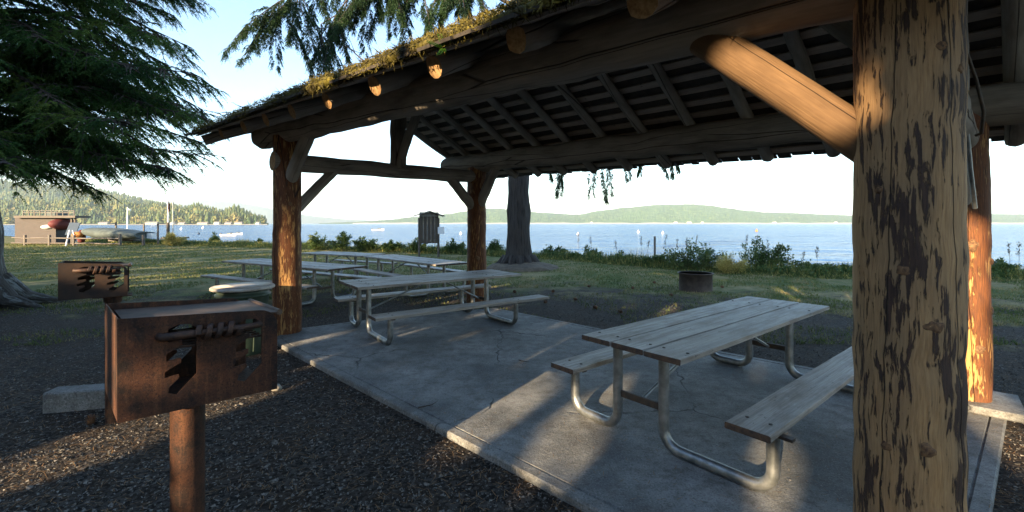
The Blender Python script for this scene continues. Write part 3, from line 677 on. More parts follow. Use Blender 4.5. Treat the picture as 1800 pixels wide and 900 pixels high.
def trunk_mesh(mb, base, r, h, flare=1.6, top=.5, lean=(0, 0), n=36, k=40, wob=.16, fl_h=.6):
    pts = []; rad = []
    for i in range(k+1):
        t = i/k; z = h*t**1.5; pts.append(base+V3(lean[0]*z, lean[1]*z, z-.1)); rad.append(r*(1+(flare-1)*math.exp(-z/fl_h))*(1-(1-top)*t**1.5))
    mb.tube(pts, rad, n, wob=wob, wf=1.2)

# big conifer at the left edge
tb = V3(-11.4, 9.35, GZ)
tl = thing('conifer_tree', 'large dark conifer filling the upper left, lichen-streaked trunk at the edge', 'tree', tb)
mb = MB(); trunk_mesh(mb, tb, .54, 16, 1.6, .5)
for a in np.arange(-1.8, .9, .45):
    d = V3(math.cos(a), math.sin(a), 0); mb.tube([tb+d*.5+V3(0, 0, .5), tb+d*.95+V3(0, 0, .14), tb+d*1.7+V3(0, 0, -.04)], [.26, .17, .05], 10, wob=.3)
mb.build('trunk', 'barkL', tl)
mf, ml = MB(), MB()
for i in range(95):
    z = random.uniform(3.2, 10.5); a = random.uniform(-1.25, .75); L = random.uniform(3.6, 4.9)*np.interp(z, [3.2, 5, 7, 10.5], [.7, .92, .92, .86])
    bough(mf, ml, tb+V3(0, 0, z), (math.cos(a), math.sin(a), random.uniform(-.05, .25)), L, .07, sag=random.uniform(.45, .8), lift=.25, per=7, tw=(.16, .36), leaf=.062, step=.026, width=.018)
for (z, a, L) in ((3.2, -.35, 4.4), (3.5, -.1, 4.6), (3.8, .15, 4.5), (3.6, -.6, 3.8), (4.1, -.2, 4.9), (4.7, 0, 5.0), (5.4, -.15, 5.1), (7.6, -.1, 6.0)):
    bough(mf, ml, tb+V3(0, 0, z), (math.cos(a), math.sin(a), .05), L, .075, sag=.42, lift=.3, per=8, tw=(.16, .36), leaf=.062, step=.026, width=.018)
mf.build('crown', 'fir', tl); ml.build('limbs', 'limb', tl)

# tall fir behind the shelter
tb2 = V3(.27, 18.0, GZ); t2 = thing('fir_tree', 'thick straight fir trunk behind the shelter, ragged branches hanging over the roof', 'tree', tb2)
mb = MB(); trunk_mesh(mb, tb2, .48, 19, 1.4, .45, (.0, 0), fl_h=.5)
for a in np.arange(-3.0, .2, .5):
    d = V3(math.cos(a), math.sin(a), 0); mb.tube([tb2+d*.5+V3(0, 0, .4), tb2+d*.8+V3(0, 0, .12), tb2+d*1.3+V3(0, 0, -.04)], [.2, .13, .04], 8, wob=.3)
mb.build('trunk', 'barkD', t2)
mf, ml = MB(), MB()
def limb_path(pts, r0):
    P_ = [V3(*p) for p in pts]; o = []
    for i in range(len(P_)-1):
        for q in range(4): o.append(P_[i]+(P_[i+1]-P_[i])*q/4+rng.normal(0, .05, 3))
    o.append(P_[-1]); ml.tube(o, [max(.01, r0*(1-i/(len(o)+1))) for i in range(len(o))], 7, cap=(False, False)); return o
# limbs reaching left over the roof, with hanging boughs
for pts, r0, nb_, Lb in (([(.2, 18, 13.5), (-3, 17.2, 13.2), (-6, 16.4, 11.8), (-8.3, 16, 9.6)], .11, 30, 2.3), ([(.2, 18, 11.5), (-2.5, 17, 11.5), (-5, 16.3, 10.6), (-6.8, 16, 8.8)], .10, 26, 2.2), ([(.2, 18, 10.5), (-1.5, 17, 10.8), (-3.2, 16.4, 10.0)], .08, 12, 1.6)):
    o = limb_path(pts, r0)
    for j in range(nb_):
        i = random.randint(int(len(o)*.4), len(o)-1); d = nrm((random.uniform(-.8, .3), random.uniform(-.4, .4), random.uniform(-1.0, -.3)))
        bough(mf, ml, o[i], d, Lb*random.uniform(.6, 1.25), .022, sag=.5, per=5, tw=(.18, .34), leaf=.075, step=.035, width=.028, hang=.8, seg=8, start=.1, planar=.3)
# sprays that droop below the back eave
for u, v0, L in ((960, 300, .5), (985, 300, .9), (980, 310, .7), (1040, 298, 1.0), (1050, 300, 1.2), (1065, 300, .9), (1100, 292, .6), (1120, 290, .5), (1155, 288, .6), (1170, 284, .7), (1180, 290, .4)):
    p = at(u, v0-40, 16.5); bough(mf, ml, p, (.15, 0, -1), L*1.25+.5, .015, sag=.1, per=5, tw=(.12, .24), leaf=.07, step=.035, width=.028, hang=.9, seg=7, start=.25, planar=.2)
for i in range(26):                        # the rest of the crown, above the picture
    a = random.uniform(0, 6.28); z = random.uniform(12, 18); bough(mf, ml, tb2+V3(0, 0, z), (math.cos(a), math.sin(a), .1), random.uniform(3.5, 6), .06, sag=.6, per=4, tw=(.25, .45), leaf=.10, step=.05, width=.04)
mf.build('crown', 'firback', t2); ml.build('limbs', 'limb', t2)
mb = MB(); mb.ell(tb2+V3(.1, -.4, -.12), (1.5, 1.4, .38), 28, 12, wob=.25); mb.build('soil_mound', 'dirt', kind='structure')

# ------------------------------------------------------------------ trees behind the viewpoint: they cast the dappled shade
targets = []      # (point, radius) to be sunlit; crown leaves in the way are cut out
for u, v, r in ((840, 748, .18), (885, 728, .20), (925, 700, .07), (985, 775, .14), (1000, 735, .13), (938, 668, .10), (950, 650, .08), (1062, 700, .15), (1012, 622, .16), (1040, 800, .06), (540, 603, .15), (505, 606, .10), (590, 594, .07),
                (700, 640, .03), (1345, 780, .10), (1400, 815, .06), (1345, 862, .08), (10, 840, .16), (60, 805, .17), (110, 775, .17), (165, 752, .17), (220, 742, .15), (300, 730, .13), (370, 715, .10), (530, 640, .05),
                (1172, 544, .13), (1100, 535, .05), (1790, 780, .18), (1778, 745, .16), (1745, 712, .16), (1330, 655, .05), (700, 575, .05), (820, 590, .06), (980, 572, .05)): targets.append((G(u, v), r))
for z in np.arange(.85, 1.85, .12): targets.append((V3(-3.70, 6.93, z), .22))
for z in np.arange(.0, .5, .1): targets.append((V3(-3.70, 6.93, z), .05))
targets += [(V3(1.48, 2.42, 2.42), .17), (V3(1.62, 2.28, 2.25), .14), (V3(1.32, 2.56, 2.55), .15)]
for z in np.arange(.0, 1.75, .2): targets.append((V3(4.2, 4.1, z), .15))
for t in np.arange(.38, .74, .03): targets.append((PF(1.0, t)+V3(0, 0, .16), .16))
targets += [(V3(-1.76, 1.97, 1.2), .24), (V3(-1.76, 1.97, 1.0), .22), (V3(-3.75, 6.1, .86), .16), (V3(-1.6, 2.3, 1.33), .12), (V3(-3.58, 3.95, .8), .12), (V3(-3.5, 3.9, 1.3), .14)]
targets += [(V3(7.7, 15.8, .6), .6), (V3(7.4, 15.3, .25), .5), (V3(5.6, 14.5, .9), .14)]
for u, v, r in ((330, 483, .4), (250, 484, .3), (430, 498, .3), (180, 453, .45), (270, 468, .22), (390, 478, .22), (230, 500, .15), (360, 470, .1), (300, 462, .22), (90, 443, .4), (450, 512, .14), (60, 452, .25), (400, 455, .2), (450, 438, .4), (300, 435, .4), (650, 520, .12), (280, 440, .3), (500, 452, .2), (1500, 520, .1)): targets.append((G(u, v), r))
TP = np.array([t[0] for t in targets]); TR = np.array([t[1] for t in targets])
Pv = np.array([D2[1], -D2[0], 0]); Sh = np.array([-D2[0], -D2[1], 0])
def carve(cen):
    keep = np.ones(len(cen), bool)
    for p, r in zip(TP, TR):
        q = cen-p; tt = q@SUN; d = np.linalg.norm(q-tt[:, None]*SUN, axis=1); keep &= ~((d < r+.07) & (tt > 0))
    return keep
idx = 0
for row, (dist, off) in enumerate(((11, 0), (15, 1.6))):
    for po in np.arange(-46, 9, 3.0):
        po += off+random.uniform(-.4, .4); far = po < -17
        base = Sh*(dist+random.uniform(-.6, .6)+(0 if po > -20 else 2))+Pv*po; base[2] = GZ
        t = thing('shade_tree', 'dense tree behind the viewpoint whose crown lets sun through in patches', 'tree', base, 'trees behind the viewpoint')
        hgt = random.uniform(10.5, 12.5) if not far else random.uniform(7.5, 11); rr = 2.35
        mb = MB(); mb.tube([base, base+V3(0, 0, hgt*.9)], [.2, .05], 10, wob=.1); mb.build('trunk', 'barkD', t)
        k = 10500 if not far else 1700; z = rng.uniform(.15, 1, k)**1.0*hgt; rad = rr*np.clip(1.25-(z/hgt)**2.2*1.0, .15, 1.05)*np.sqrt(rng.uniform(0, 1, k)); a = rng.uniform(0, 2*math.pi, k)
        cen = base+np.stack([rad*np.cos(a), rad*np.sin(a), z], 1); Q = leaf_quads(cen, .27, .75); Q = Q[carve(Q.mean(1))]
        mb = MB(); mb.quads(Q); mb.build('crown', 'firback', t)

# ------------------------------------------------------------------ near ground litter
from mathutils.geometry import intersect_point_line
slabP = [G(492, 605)[:2], G(480, 593)[:2], G(527, 577)[:2], G(643, 562)[:2], G(870, 541)[:2], G(1043, 575)[:2], G(1283, 620)[:2], G(1773, 708)[:2], G(1742, 900)[:2], np.array([1.6, 1.61])]
def inslab(x, y):
    ins = np.zeros(len(x), bool); j = len(slabP)-1
    for i in range(len(slabP)):
        xi, yi = slabP[i]; xj, yj = slabP[j]
        c_ = ((yi > y) != (yj > y)) & (x < (xj-xi)*(y-yi)/(yj-yi+1e-9)+xi); ins ^= c_; j = i
    return ins
def gzv(x, y): return np.array([gz(a, b) for a, b in zip(x, y)])
k = 75000; y = 1.6+rng.uniform(0, 1, k)**1.6*10; x = rng.uniform(-1.25, 1.25, k)*y
m_ = ~inslab(x, y); x, y = x[m_], y[m_]; k = len(x); z = gzv(x, y)
s = rng.uniform(.005, .017, k)[:, None]*np.where(rng.uniform(0, 1, k) < .05, 2.0, 1)[:, None]
cen = np.stack([x, y, z+.004], 1); tet = rng.normal(0, 1, (k, 4, 3)); tet /= np.linalg.norm(tet, axis=2, keepdims=True); tet[:, :, 2] *= .6
P4 = cen[:, None, :]+tet*s[:, None, :]
mb = MB(); 
for f in ((0, 1, 2), (0, 2, 3), (0, 3, 1), (1, 3, 2)): mb.quads(P4[:, f, :])
mb.build('gravel', 'chip', kind='stuff', label='dark crushed gravel covering the ground round the shelter')
# needle litter
k = 16000; y = 1.6+rng.uniform(0, 1, k)**1.4*9; x = rng.uniform(-1.25, 1.25, k)*y; m_ = ~inslab(x, y); x, y = x[m_], y[m_]; k = len(x)
cen = np.stack([x, y, gzv(x, y)+.012], 1); a = rng.uniform(0, 6.28, k); L = rng.uniform(.01, .035, k); d = np.stack([np.cos(a)*L, np.sin(a)*L, rng.normal(0, .004, k)], 1); s = np.stack([-np.sin(a), np.cos(a), np.zeros(k)], 1)*.0016
mb = MB(); mb.quads(np.stack([cen-d-s, cen+d-s, cen+d+s, cen-d+s], 1)); mb.build('needle_litter', 'needle', kind='stuff', label='brown fallen needles and bits on the gravel')
# grit and needles blown onto the slab
k = 2600; x = rng.uniform(-3.5, 4.8, k); y = rng.uniform(1.7, 9, k); m_ = inslab(x, y); x, y = x[m_], y[m_]; k = len(x)
cen = np.stack([x, y, np.full(k, .003)], 1); tet = rng.normal(0, 1, (k, 4, 3)); tet /= np.linalg.norm(tet, axis=2, keepdims=True); tet[:, :, 2] *= .5; P4 = cen[:, None, :]+tet*rng.uniform(.002, .008, (k, 1, 1))
mb = MB()
for f in ((0, 1, 2), (0, 2, 3), (0, 3, 1), (1, 3, 2)): mb.quads(P4[:, f, :])
a = rng.uniform(0, 6.28, k); L = rng.uniform(.006, .03, k); d = np.stack([np.cos(a)*L, np.sin(a)*L, 0*a], 1); s_ = np.stack([-np.sin(a), np.cos(a), 0*a], 1)*.0014; cen[:, 2] = .006; cen[:, :2] += rng.normal(0, .1, (k, 2)); sel = inslab(cen[:, 0], cen[:, 1])
mb.quads(np.stack([cen-d-s_, cen+d-s_, cen+d+s_, cen-d+s_], 1)[sel], 1); mb.build('slab_litter', ['chip', 'needle'], kind='stuff', label='scattered grit and fallen needles on the concrete slab')
for (u, v) in ((958, 533), (972, 514), (1012, 528), (1035, 505), (1091, 550), (1112, 508), (1180, 520), (1047, 543), (905, 515), (1270, 506), (1150, 498), (631, 556)):
    q = G(u, v, GZ); q[2] = gz(q[0], q[1])+.03; mb = MB(); ax = nrm((random.uniform(-1, 1), random.uniform(-1, 1), .1))
    for i in range(40):
        a = i*2.4; t = i/40*2-1; pr_ = math.sqrt(1-t*t*.9)*.030; n1_ = nrm(np.cross(ax, (0, 0, 1))); n2_ = np.cross(ax, n1_); d = n1_*math.cos(a)+n2_*math.sin(a); c_ = q+ax*t*.045+d*pr_; s_ = np.cross(ax, d)*.012; mb.quads(np.array([[c_-s_, c_+s_, c_+s_*.6+d*.012+ax*.01, c_-s_*.6+d*.012+ax*.01]]))
    mb.ell(q, (.034, .034, .028)); mb.build('pine_cone', 'cone', label='small dark pine cone lying on the bare ground behind the slab', cat='pine cone', group='pine cones behind the slab')
# lawn blades
k = 230000; y = 6.5+rng.uniform(0, 1, k)**1.5*33; x = rng.uniform(-1.25, 1.25, k)*y; sy = shoreY(x); px = 900+F*x/y
edge = np.where(px < 520, 9.5, np.interp(px, [520, 700, 900, 1150, 1250, 1500, 1800], [10.5, 12.5, 12, 11.5, 9.8, 8.4, 8.0]))
pn = np.array([mnoise.noise((a*.55, b*.55, 0)) for a, b in zip(x, y)])
m_ = (y < sy+1) & (pn > -.25) & ((y > edge+pn*4) | ((y > edge-3.2+pn*5) & (rng.uniform(0, 1, k) < .3))); x, y = x[m_], y[m_]; k = len(x)
cen = np.stack([x, y, gzv(x, y)], 1); h = rng.uniform(.02, .055, k)*(1+y*.012); d = np.stack([rng.normal(0, .02, k), rng.normal(0, .02, k), h], 1); a = rng.uniform(0, 3.14, k); wv = (.004+y*.0006)[:, None]*np.stack([np.cos(a), np.sin(a), 0*a], 1)
mb = MB(); mb.quads(np.stack([cen-wv, cen+wv, cen+d], 1)); mb.build('grass', 'grass', kind='stuff', label='short patchy lawn grass, green and dry')
# small things on the ground
mb = MB(); q = G(160, 745, GZ); q[2] = GZ+.03
for i in range(60):
    a = i*2.4; t = i/60; d = V3(math.cos(a)*math.cos(t*2-1), math.sin(a)*math.cos(t*2-1), math.sin(t*2-1)); c_ = q+d*V3(.03, .03, .04); s_ = nrm(np.cross(d, (0, 0, 1)))*.010
    mb.quads(np.array([[c_-s_, c_+s_, c_+s_*.6+d*.014+V3(0, 0, .006), c_-s_*.6+d*.014+V3(0, 0, .006)]]))
mb.ell(q, (.028, .028, .036)); mb.build('pine_cone', 'cone', label='brown pine cone on the sunlit gravel left of the big grill', cat='pine cone')
for (u, v, s_), lab in (((486, 608, .045), 'rounded stone at the corner of the slab by the left post'), ((486, 685, .05), 'pale stone just right of the big grill box')):
    mb = MB(); q = G(u, v, GZ); q[2] = GZ+s_*.4; mb.ell(q, (s_, s_, s_*.7), wob=.5); mb.build('stone', 'rock', label=lab, cat='stone')
for (u, v, L, a), lab in (((912, 634, .16, -.8), 'short broken twig in the middle of the slab'), ((735, 718, .22, .2), 'thin curved twig lying across the slab front edge'), ((720, 850, .2, 1.2), 'pale dry grass stem on the gravel below the slab')):
    mb = MB(); q = G(u, v); q[2] = .01 if v < 800 else GZ+.03; p = [q]; d = V3(math.cos(a), math.sin(a), 0)
    for i in range(5): d = nrm(d+V3(random.gauss(0, .25), random.gauss(0, .25), 0)); p.append(p[-1]+d*L/5)
    mb.tube(p, [.006, .006, .005, .004, .003, .002], 5); mb.tube([p[2], p[2]+V3(d[1], -d[0], .05)*L*.3], .002, 4); mb.build('twig', 'twigd', label=lab, cat='twig')

# ------------------------------------------------------------------ shore plants
def shrub(u, vb, wpx, hpx, label, mats='shrub', name='shrub', dens=1.0, Yo=0, size=.085, group='shrubs along the shore', asp=.5):
    b = G(u, vb, GZ); b[1] += Yo; b[0] = (u-900)/F*b[1]; Y = b[1]; hw = wpx*Y/F/2; hh = hpx*Y/F; b[2] = gz(b[0], b[1])
    root = thing(name, label, 'shrub', b, group); mf, ms = MB(), MB()
    ns = int(9+hw*12); C_ = []; Dr = []
    for i in range(ns):
        tip = b+V3(random.uniform(-1, 1)*hw, random.uniform(-.6, .6)*hw, hh*random.uniform(.55, 1.05)*(1)); tip[2] = b[2]+(tip[2]-b[2])*(1-.45*abs(tip[0]-b[0])/hw)
        r0 = b+V3(random.uniform(-.4, .4)*hw, random.uniform(-.3, .3)*hw, 0); mid = (r0+tip)/2+V3(0, 0, .1*hh)
        ms.tube([r0, mid, tip], [.010, .007, .002], 4, cap=(False, False))
        kk = int(150*dens)
        for j in range(kk):
            t = random.uniform(.15, 1.02); p = r0*(1-t)**2+2*mid*t*(1-t)+tip*t*t; C_.append(p+rng.normal(0, .10*hh*(1.15-t)+.03, 3)); Dr.append(tip-r0)
    C_ = np.array(C_); Dr = np.array(Dr); Dr /= np.linalg.norm(Dr, axis=1, keepdims=True)
    C_[:, 2] = np.maximum(C_[:, 2], b[2]+.01)
    mf.quads(leaf_quads(C_, size*(Y/18)**.5, asp, dirs=Dr*.5+np.random.default_rng(1).normal(0, .5, Dr.shape))); mf.build('foliage', mats, root); ms.build('stems', 'stalk', root); return root
shrub(1222, 486, 105, 55, 'leafy shrub standing directly behind the fire ring', Yo=2)
shrub(1340, 488, 95, 66, 'tall dense shrub right of the sun-bright tuft, feathery stalks on top', Yo=2, dens=1.4)
shrub(1285, 487, 50, 38, 'glowing yellow sunlit grassy tuft between two shrubs', 'dry', 'grass_tuft', Yo=1.0, size=.12, asp=.12, dens=1.6)
shrub(1430, 490, 70, 26, 'low spreading shrub left of the thick near post', Yo=1.5)
shrub(1490, 490, 60, 22, 'low shrub partly hidden by the thick near post', Yo=1.5)
shrub(1765, 492, 70, 34, 'shrub at the right edge beyond the orange post', Yo=1)
for i, (u, vb, wp, hp, lab) in enumerate(((1395, 470, 40, 30, 'small leafy shrub just right of the tallest shore shrub'), (1155, 468, 60, 24, 'low shrub at the foot of the lone wooden post'), (1095, 462, 60, 22, 'low shrub halfway between the big fir and the wooden post'), (1030, 456, 55, 30, 'rounded leafy shrub second to the right of the fir trunk'), (975, 452, 50, 26, 'leafy shrub immediately right of the fir trunk'), (870, 448, 30, 30, 'shrub squeezed between back post and fir trunk'), (800, 446, 40, 26, 'shrub right of the noticeboard'), (735, 445, 34, 28, 'shrub at the left leg of the noticeboard'), (690, 443, 44, 20, 'low shrub left of the noticeboard over the lawn'), (640, 442, 50, 30, 'leafy shrub above the far pair of tables'), (600, 441, 36, 36, 'tallest leafy shrub over the farthest picnic table'), (560, 440, 44, 32, 'leafy shrub right beside the left post of the shelter'), (453, 432, 24, 18, 'small shrub left of the orange-lit post'), (378, 430, 14, 28, 'thin sapling on the bank near the moored boats'))):
    shrub(u, vb, wp, hp, lab, dens=.8)
shrub(305, 432, 34, 20, 'tuft of dry golden grass near the flagpole', 'dry', 'grass_tuft', size=.2, asp=.1)
shrub(1500-30, 478, 30, 18, 'dry pale tuft at the bank beside the near post', 'dry', 'grass_tuft', size=.14, asp=.1, Yo=1)
# continuous low cover on the bank
k = 90000; x = rng.uniform(-42, 30, k); dens = rng.uniform(0, 1, k); sy = shoreY(x); pn = np.array([mnoise.noise((a*.5, 0, 7)) for a in x]); pn2 = np.array([mnoise.noise((a*1.9, 3, 7)) for a in x])
y = sy-1.3+rng.uniform(0, 3.6, k); cen = np.stack([x, y, gzv(x, y)], 1); hh = (.42+.30*pn+.16*pn2)*rng.uniform(.3, 1.1, k)*np.clip((y-sy+1.6)/1.4, .15, 1.25)
d = np.stack([rng.normal(0, .09, k), rng.normal(0, .09, k), hh], 1); a = rng.uniform(0, 3.14, k); wv = (.008+y*.0004)[:, None]*np.stack([np.cos(a), np.sin(a), 0*a], 1)
P3 = np.stack([cen-wv, cen+wv, cen+d], 1); sel = rng.uniform(0, 1, k) < .25
mb = MB(); mb.quads(P3[~sel], 0); mb.quads(P3[sel], 1)
k2 = 45000; x2 = rng.uniform(-42, 30, k2); sy2 = shoreY(x2); y2 = sy2-.9+rng.uniform(0, 3, k2); pn = np.array([mnoise.noise((a*.5, 0, 7)) for a in x2])
c2 = np.stack([x2, y2, gzv(x2, y2)+rng.uniform(.02, 1, k2)*(.32+.25*pn)], 1); Q = leaf_quads(c2, .10, .5); mb.quads(Q, 0)
mb.build('ground_cover', ['shrub', 'dry'], kind='stuff', label='low tangled weeds along the top of the bank')
# feathery stalks
for i, (u, vt, vb, lab) in enumerate(((1166, 415, 455, 'dark feathery weed stalk right of the wooden post'), (1190, 423, 458, 'short weed stalk left of the shrub behind the fire ring'), (1204, 420, 460, 'dark plume stalk over the left side of the fire ring shrub'), (1220, 417, 460, 'leaning plume stalk over the fire ring shrub'), (1308, 416, 460, 'pair of dark plumes above the tallest shrub, left one'), (1350, 424, 460, 'leaning dark plume on the right of the tallest shrub'), (1128, 418, 455, 'plume stalk left of the lone wooden post'), (1135, 425, 455, 'second thin stalk left of the lone wooden post'), (1040, 417, 452, 'solitary dark plume far left of the wooden post'), (1085, 427, 455, 'bent plume stalk midway to the fir trunk'), (1016, 412, 450, 'thin stalk with pale tag near the fir trunk'), (1435, 437, 480, 'thin dry stalk above the low shrub by the near post'), (1407, 445, 480, 'short dry stalk left of another above the low shrub'), (1775, 430, 480, 'leaning dry stalk at the right edge'), (1790, 430, 480, 'dark seed head at the far right edge'))):
    b = G(u, vb, GZ); Y = b[1]*(1.05); p0 = at(u, vb, Y); p1 = at(u+random.uniform(-3, 6), vt, Y); mb = MB(); mid = (p0+p1)/2+V3(.02, 0, 0)
    mb.tube([p0, mid, p1], [.008, .006, .003], 5); k = 60; tt = rng.uniform(.62, 1.05, k)[:, None]; cen = p0+(p1-p0)*tt+rng.normal(0, .026, (k, 3)); mb.quads(leaf_quads(cen, .075, .25, dirs=np.tile(nrm(p1-p0), (k, 1))))
    mb.build('weed_stalk', 'stalk', label=lab, cat='plant', group='dark weed stalks against the water')

# ------------------------------------------------------------------ left background: shed, fence, boats, poles
Ys = 37.0
def px(u, v, Y=Ys): return at(u, v, Y)
gy = H-(431-HV)*Ys/F      # ground height there ~
def bx(mb, u0, v0, u1, v1, Y, dep, mi=0):
    a, b = at(u0, v0, Y), at(u1, v1, Y); c = (a+b)/2; c[1] += dep/2; mb.box(c, (1, 0, 0), (0, 1, 0), (0, 0, 1), abs(b[0]-a[0]), dep, abs(b[2]-a[2]), mi)
sd = thing('boat_shed', 'red-brown waterfront shed with a roof deck behind the left fence', 'shed', at(75, 431, 38))
mb = MB(); bx(mb, 26, 383, 98, 428, 38, 1.2); mb.build('wall', 'red', sd)
mb = MB(); bx(mb, 24, 379, 132, 383, 37.6, 1.4); mb.build('roof', 'wood_dark', sd)
for u in (125, 131): mb = MB(); bx(mb, u-1.2, 383, u+1.2, 428, 38, .12); mb.build('post', 'wood_dark', sd)
mb = MB(); bx(mb, 99, 404, 131, 428, 39.6, .1); mb.build('back_wall', 'blue', sd)
mb = MB()
for u in range(40, 131, 10): bx(mb, u-.5, 370, u+.5, 379, 38, .06)
for v in (370, 373.5): bx(mb, 40, v, 130, v+.9, 38, .05)
mb.build('deck_railing', 'railw', sd)
mb = MB(); bx(mb, 78, 372.5, 97, 379, 39.5, 1.2); mb.build('rooftop_box', 'cover', sd)
mb = MB(); mb.ell(at(112, 394, 38.5), (.62, 1.2, .48), 16, 10); mb.build('moored_kayak', 'redp', label='dark red kayak end under the shed roof', cat='kayak')
mb = MB(); mb.ell(at(108, 399, 39.2), (.75, 1.6, .3), 16, 10); mb.build('white_kayak', 'white', label='white kayak end lying below the red kayak in the shed', cat='kayak')
mb = MB(); c = at(128, 402, 37.6); mb.box(c, nrm((.35, 0, .9)), (1, .2, 0), (0, 1, .1), 1.1, .75, .06); mb.build('tilted_board', 'blue', label='dark blue board leaning at the shed corner', cat='board')
mb = MB(); mb.ell(at(136, 413, 37.3), (.42, .3, .27)); mb.build('orange_float', 'orange', label='orange and brown rounded float beside the shed corner', cat='float')
mb = MB(); mb.ell(at(143, 416, 37.9), (.3, .3, .6)); mb.build('red_barrel', 'redp', label='red drum just right of the orange float', cat='drum')
mb = MB(); p, q = at(122, 405, 37.2), at(115.5, 433, 35.5); mb.tube([p, q], .05, 6); mb.tube([p+V3(.25, 0, 0), q+V3(.3, .6, 0)], .03, 6); mb.build('leaning_pole', 'white', label='white pole leaning against the fence in front of the shed', cat='pole')
# rail fence
ff = thing('rail_fence', 'low grey split-rail fence in front of the shed and covered boat', 'fence', at(120, 431, 35.8))
for u in (44, 87, 130, 211, 252): mb = MB(); a = at(u, 413 if u != 211 else 411, 36); a2 = at(u, 432.5, 36); mb.tube([a2, a], .10, 8, wob=.1); mb.build('post', 'railw', ff)
for v0 in (418, 427):
    mb = MB(); p = at(20, v0, 36); q = at(212, v0+1.5, 36); mb.tube(path(p, q, 14, .06), .055, 7, wob=.15); mb.build('rail', 'railw', ff)
# covered boat
cb = thing('covered_boat', 'grey-green tarpaulin-covered motorboat on the grass behind the fence', 'boat', at(205, 422, 38))
mb = MB(); secs = [(150, 403, 407, .25), (156, 401.5, 411, .7), (166, 400, 415, 1.1), (180, 400, 419, 1.3), (200, 400.5, 421, 1.35), (225, 403, 421, 1.35), (245, 406, 420, 1.3), (258, 407.5, 419, 1.2)]; vs = []; fs = []; nn = 14
for (u, vt, vb, w_) in secs:
    t, b_ = at(u, vt, 38), at(u, vb, 38); c = (t+b_)/2; hz = (t[2]-b_[2])/2
    for j in range(nn): a = 2*math.pi*j/nn; vs.append(c+V3(0, math.cos(a)*w_, math.copysign(abs(math.sin(a))**.75, math.sin(a))*hz))
for i in range(len(secs)-1):
    for j in range(nn): j2 = (j+1) % nn; fs.append((i*nn+j, i*nn+j2, (i+1)*nn+j2, (i+1)*nn+j))
fs += [tuple(range(nn)), tuple(range((len(secs)-1)*nn, len(secs)*nn))[::-1]]; mb.add(vs, fs, None, 0, True); mb.build('tarpaulin', 'cover', cb)
mb = MB(); bx(mb, 258, 410, 267, 419, 38, .5); mb.build('outboard_motor', 'white', cb)
mb = MB(); bx(mb, 190, 421, 235, 424, 38.3, .8); mb.build('trailer', 'railw', cb)
# signs and poles
sg = thing('signpost', 'thin post with a small white sign right of the covered boat', 'sign', at(277, 429, 36))
mb = MB(); bx(mb, 276, 393, 278, 429, 36, .09); mb.build('post', 'wood_dark', sg); mb = MB(); bx(mb, 265, 394, 276, 399.5, 36, .03); mb.build('sign_board', 'paper', sg)
for u, vt, vb, lab in ((203, 390, 402, 'short dark post rising behind the covered boat'), (252, 393, 410, 'dark post between the covered boat and the signpost')):
    mb = MB(); bx(mb, u-1, vt, u+1, vb, 40, .1); mb.build('mooring_post', 'wood_dark', label=lab, cat='post')
def flagpole(u, vt, vb, Y, r, lab, flag=None, m='white', low=None):
    root = thing('flagpole', lab, 'flagpole', at(u, vb, Y)); mb = MB(); mb.tube([at(u, vb, Y), at(u, vt, Y)], [r, r*.6], 8); mb.build('pole', m, root)
    if low: mb = MB(); mb.tube([at(u, vb+3, Y), at(u, low, Y)], r*1.5, 8); mb.build('lower_post', 'wood_dark', root)
    if flag:
        u1, v1, mm = flag; a = at(u, vt+1, Y); b = at(u1, v1, Y); mb = MB(); k = 8; W_ = b[0]-a[0]; Hh = a[2]-b[2]; vs = []
        for i in range(k+1):
            for j in range(3): vs.append((a[0]+W_*i/k, Y+.12*math.sin(i*1.3), a[2]-Hh*.5*i/k-Hh*.55*j/2))
        mb.add(vs, [(i*3+j, (i+1)*3+j, (i+1)*3+j+1, i*3+j+1) for i in range(k) for j in range(2)]); mb.build('flag', mm, root)
flagpole(224, 364, 402, 45, .07, 'white flagpole with a white flag behind the covered boat', (230, 371, 'white'))
flagpole(295.5, 350, 424, 38, .08, 'white-topped pole on a dark post with a limp red flag', (298, 372, 'redp'), low=391)
flagpole(304, 312, 418, 40, .045, 'tall thin bare mast right of the red-flagged pole', None, 'steel')
mb = MB(); bx(mb, 282, 417, 315, 420, 38, 1.2); mb.build('jetty', 'railw', label='low wooden jetty at the foot of the thin mast', cat='jetty')
